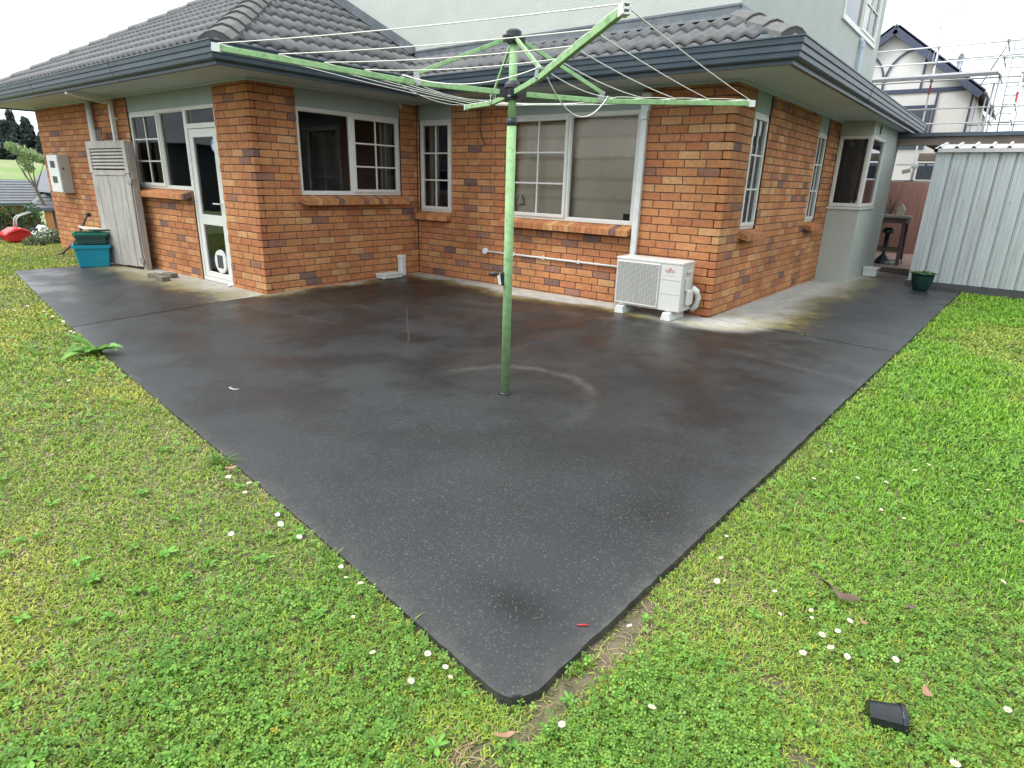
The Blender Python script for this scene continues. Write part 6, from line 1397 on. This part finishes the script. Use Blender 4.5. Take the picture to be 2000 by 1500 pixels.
# ------------------------------------------------------------------ single weeds and litter
def weed(name, label, x, y, n, L, W, cols, droop, seed, up=(.2, .9)):
    z = max(float(zs(x, y))-.02, gh(x, y)) if not on_lawn(np.array(x), np.array(y)) else gh(x, y)
    V, F, C = leaves(n, lambda i, r: ((x+r.normal(0, .012), y+r.normal(0, .012), z), (r.normal(), r.normal(), r.uniform(*up)*1.5)), L, W, cols, droop, seed)
    tag(link(name, leafmesh(name, V, F, C)), label, 'weed')
weed('dock_weed', 'broad leaved dock plant leaning over the left edge of the patio', -3.30, -4.86, 11, .34, .085, [(.20, .40, .08), (.25, .45, .09), (.16, .33, .08)], .40, 4, (.5, 1.1))
weed('grass_tuft', 'tuft of coarse grass growing at the left patio edge by the daisies', -.60, -5.21, 34, .15, .008, [(.10, .22, .04), (.2, .28, .06)], .35, 6, (.4, 1.1))
weed('crack_weed', 'ragged grassy weed growing in the joint of the side path', 1.0, .004, 46, .085, .008, [(.14, .24, .05), (.30, .28, .09), (.10, .2, .04)], .4, 7, (.2, .9))
weed('joint_seedling', 'small green seedling in the path joint near the brick corner', .42, .004, 10, .05, .014, [(.12, .28, .05)], .5, 8, (.05, .4))
for i, (x, y, n, L) in enumerate(((.55, -5.335, 9, .11), (1.05, -5.40, 9, .10), (1.18, -5.42, 8, .09), (1.31, -5.43, 8, .11))):
    weed('edge_grass', ['first grass tuft overhanging the left slab edge, farthest from the corner', 'second grass tuft overhanging the left slab edge', 'third grass tuft overhanging the left slab edge', 'grass tuft overhanging the slab edge nearest the front corner'][i], x, y-.02, n, L, .007, [(.13, .26, .04), (.2, .3, .06)], .35, 60+i, (.3, 1.0))
V, F, C = leaves(26, lambda i, r: ((1.54+r.normal(0, .04), -5.62+r.normal(0, .03), gh(1.54, -5.62)+.01), (r.normal(), r.normal(), r.uniform(.1, .6))), .10, .004, [(.45, .36, .2), (.35, .25, .13)], .5, 77)
tag(link('dead_grass_tuft', leafmesh('dead_grass_tuft', V, F, C)), 'tuft of dead straw coloured grass in front of the slab corner', 'dead grass')
# curled bark strip
def curl(name, label, cat, pts, w, m, twist=.6, th=.0015):
    P = [Vector(p) for p in pts]; mb = MB(); V = []
    for i, p in enumerate(P):
        t = (P[min(i+1, len(P)-1)]-P[max(0, i-1)]).normalized(); s = t.cross(Vector((0, 0, 1))).normalized(); f = i/(len(P)-1); ww = w*math.sin(PI*(.08+.86*f))**.6
        a = twist*math.sin(f*5.0); d = s*math.cos(a)+Vector((0, 0, 1))*math.sin(a); V += [p-d*ww/2, p+Vector((0, 0, .25*ww)), p+d*ww/2]
    n = len(V); V2 = V+[v-Vector((0, 0, th)) for v in V]; F = []
    for i in range(len(P)-1):
        for e in (0, 1): q = (3*i+e, 3*i+e+1, 3*i+4+e, 3*i+3+e); F.append(q); F.append(tuple(n+k for k in q[::-1]))
    mb.add(V2, F); return tag(mb.build(name, m, None, smooth=True, fix=False), label, cat)
zl = gh(2.18, -4.2)+.052
curl('bark_strip', 'long curled strip of brown bark lying on the right lawn', 'bark', [(2.095, -4.165, zl+.012), (2.125, -4.18, zl+.006), (2.155, -4.195, zl+.004), (2.18, -4.205, zl), (2.205, -4.222, zl-.004), (2.235, -4.215, zl), (2.265, -4.212, zl+.004)], .036, M['darkleaf'], 1.0)
def dead(name, label, x, y, l, w, a, m, seed):
    z = gh(x, y)+.045; c, s = math.cos(a), math.sin(a)
    return curl(name, label, 'leaf', [(x-c*l/2, y-s*l/2, z+.004), (x-c*l/4, y-s*l/4, z), (x, y, z-.002), (x+c*l/4, y+s*l/4, z+.001), (x+c*l/2, y+s*l/2, z+.008)], w, m, .35)
dead('fallen_leaf', 'pinkish brown fallen leaf on the lawn above the black pot', 2.52, -4.55, .045, .024, 2.0, M['deadleaf'], 1)
dead('fallen_leaf', 'dark grey curled leaf on the right lawn right of the bark strip', 2.42, -4.12, .035, .022, .4, M['darkleaf'], 2)
dead('fallen_leaf', 'brown leaf in the grass below the bark strip', 2.30, -4.32, .035, .014, 2.6, M['deadleaf'], 3)
dead('fallen_leaf', 'orange brown leaf at the left slab edge near the grass tuft', -.42, -5.24, .05, .03, 1.0, M['deadleaf'], 4)
dead('fallen_leaf', 'curled brown leaf in front of the slab corner', 1.60, -5.52, .06, .02, .7, M['deadleaf'], 5)
dead('fallen_leaf', 'pale brown leaf far up the right lawn', 2.75, -3.05, .05, .03, .2, M['deadleaf'], 6)
# red straw and white cord bit on the concrete
mb = MB(); z = float(zs(1.53, -5.0))+.004; mb.tube([(1.517, -5.010, z), (1.533, -4.996, z), (1.549, -4.986, z)], .0026, 6); tag(mb.build('red_straw', M['red'], None, smooth=True), 'short red plastic straw on the concrete near the front corner', 'straw')
mb = MB(); zz = float(zs(-1.55, -4.55))+.006; mb.tube([(-1.66, -4.58, zz), (-1.65, -4.60, zz), (-1.62, -4.60, zz), (-1.59, -4.59, zz), (-1.58, -4.57, zz)], .0028, 6); tag(mb.build('string_bit', M['cord'], None, smooth=True), 'curved bit of white string lying on the left of the patio', 'string')
# broken black planter piece in the lawn
M['wetblack'] = mat('wet_black_plastic', (.014, .016, .018), .22, var=.4, scale=30)
bp = thing('plant_pot', 'small wet black plastic pot lying on its side in the near right lawn', 'pot', (2.43, -4.72, gh(2.43, -4.72)))
o0 = Vector((2.388, -4.738, gh(2.44, -4.72)+.028)); e1 = Vector((.90, .36, .0)).normalized(); e2 = Vector((-e1.y, e1.x, 0)); up_ = Vector((0, 0, 1)); rl_ = .30
f2 = e2*math.cos(rl_)+up_*math.sin(rl_); f3 = up_*math.cos(rl_)-e2*math.sin(rl_)
NS = 16
def sq(s, h): return [o0+e1*s+f2*math.cos(2*PI*k/NS)*h*1.12+f3*math.sin(2*PI*k/NS)*h*1.12 for k in range(NS)]
def pot_shell(rings, name):
    mb = MB(); v = [p for r_ in rings for p in r_]; n = len(rings)
    mb.add(v, [(NS*i+k, NS*i+(k+1) % NS, NS*(i+1)+(k+1) % NS, NS*(i+1)+k) for i in range(n-1) for k in range(NS)]); return mb
mb = pot_shell([sq(0, .001), sq(0, .033), sq(.085, .040), sq(.085, .0385), sq(.003, .0315), sq(.003, .001)], 'shell'); soften(mb.build('shell', M['wetblack'], bp), .003, 2)
mb = pot_shell([sq(.083, .0395), sq(.083, .0435), sq(.098, .0445), sq(.098, .0395), sq(.083, .0395)], 'rim'); soften(mb.build('rim', M['wetblack'], bp), .002, 2)
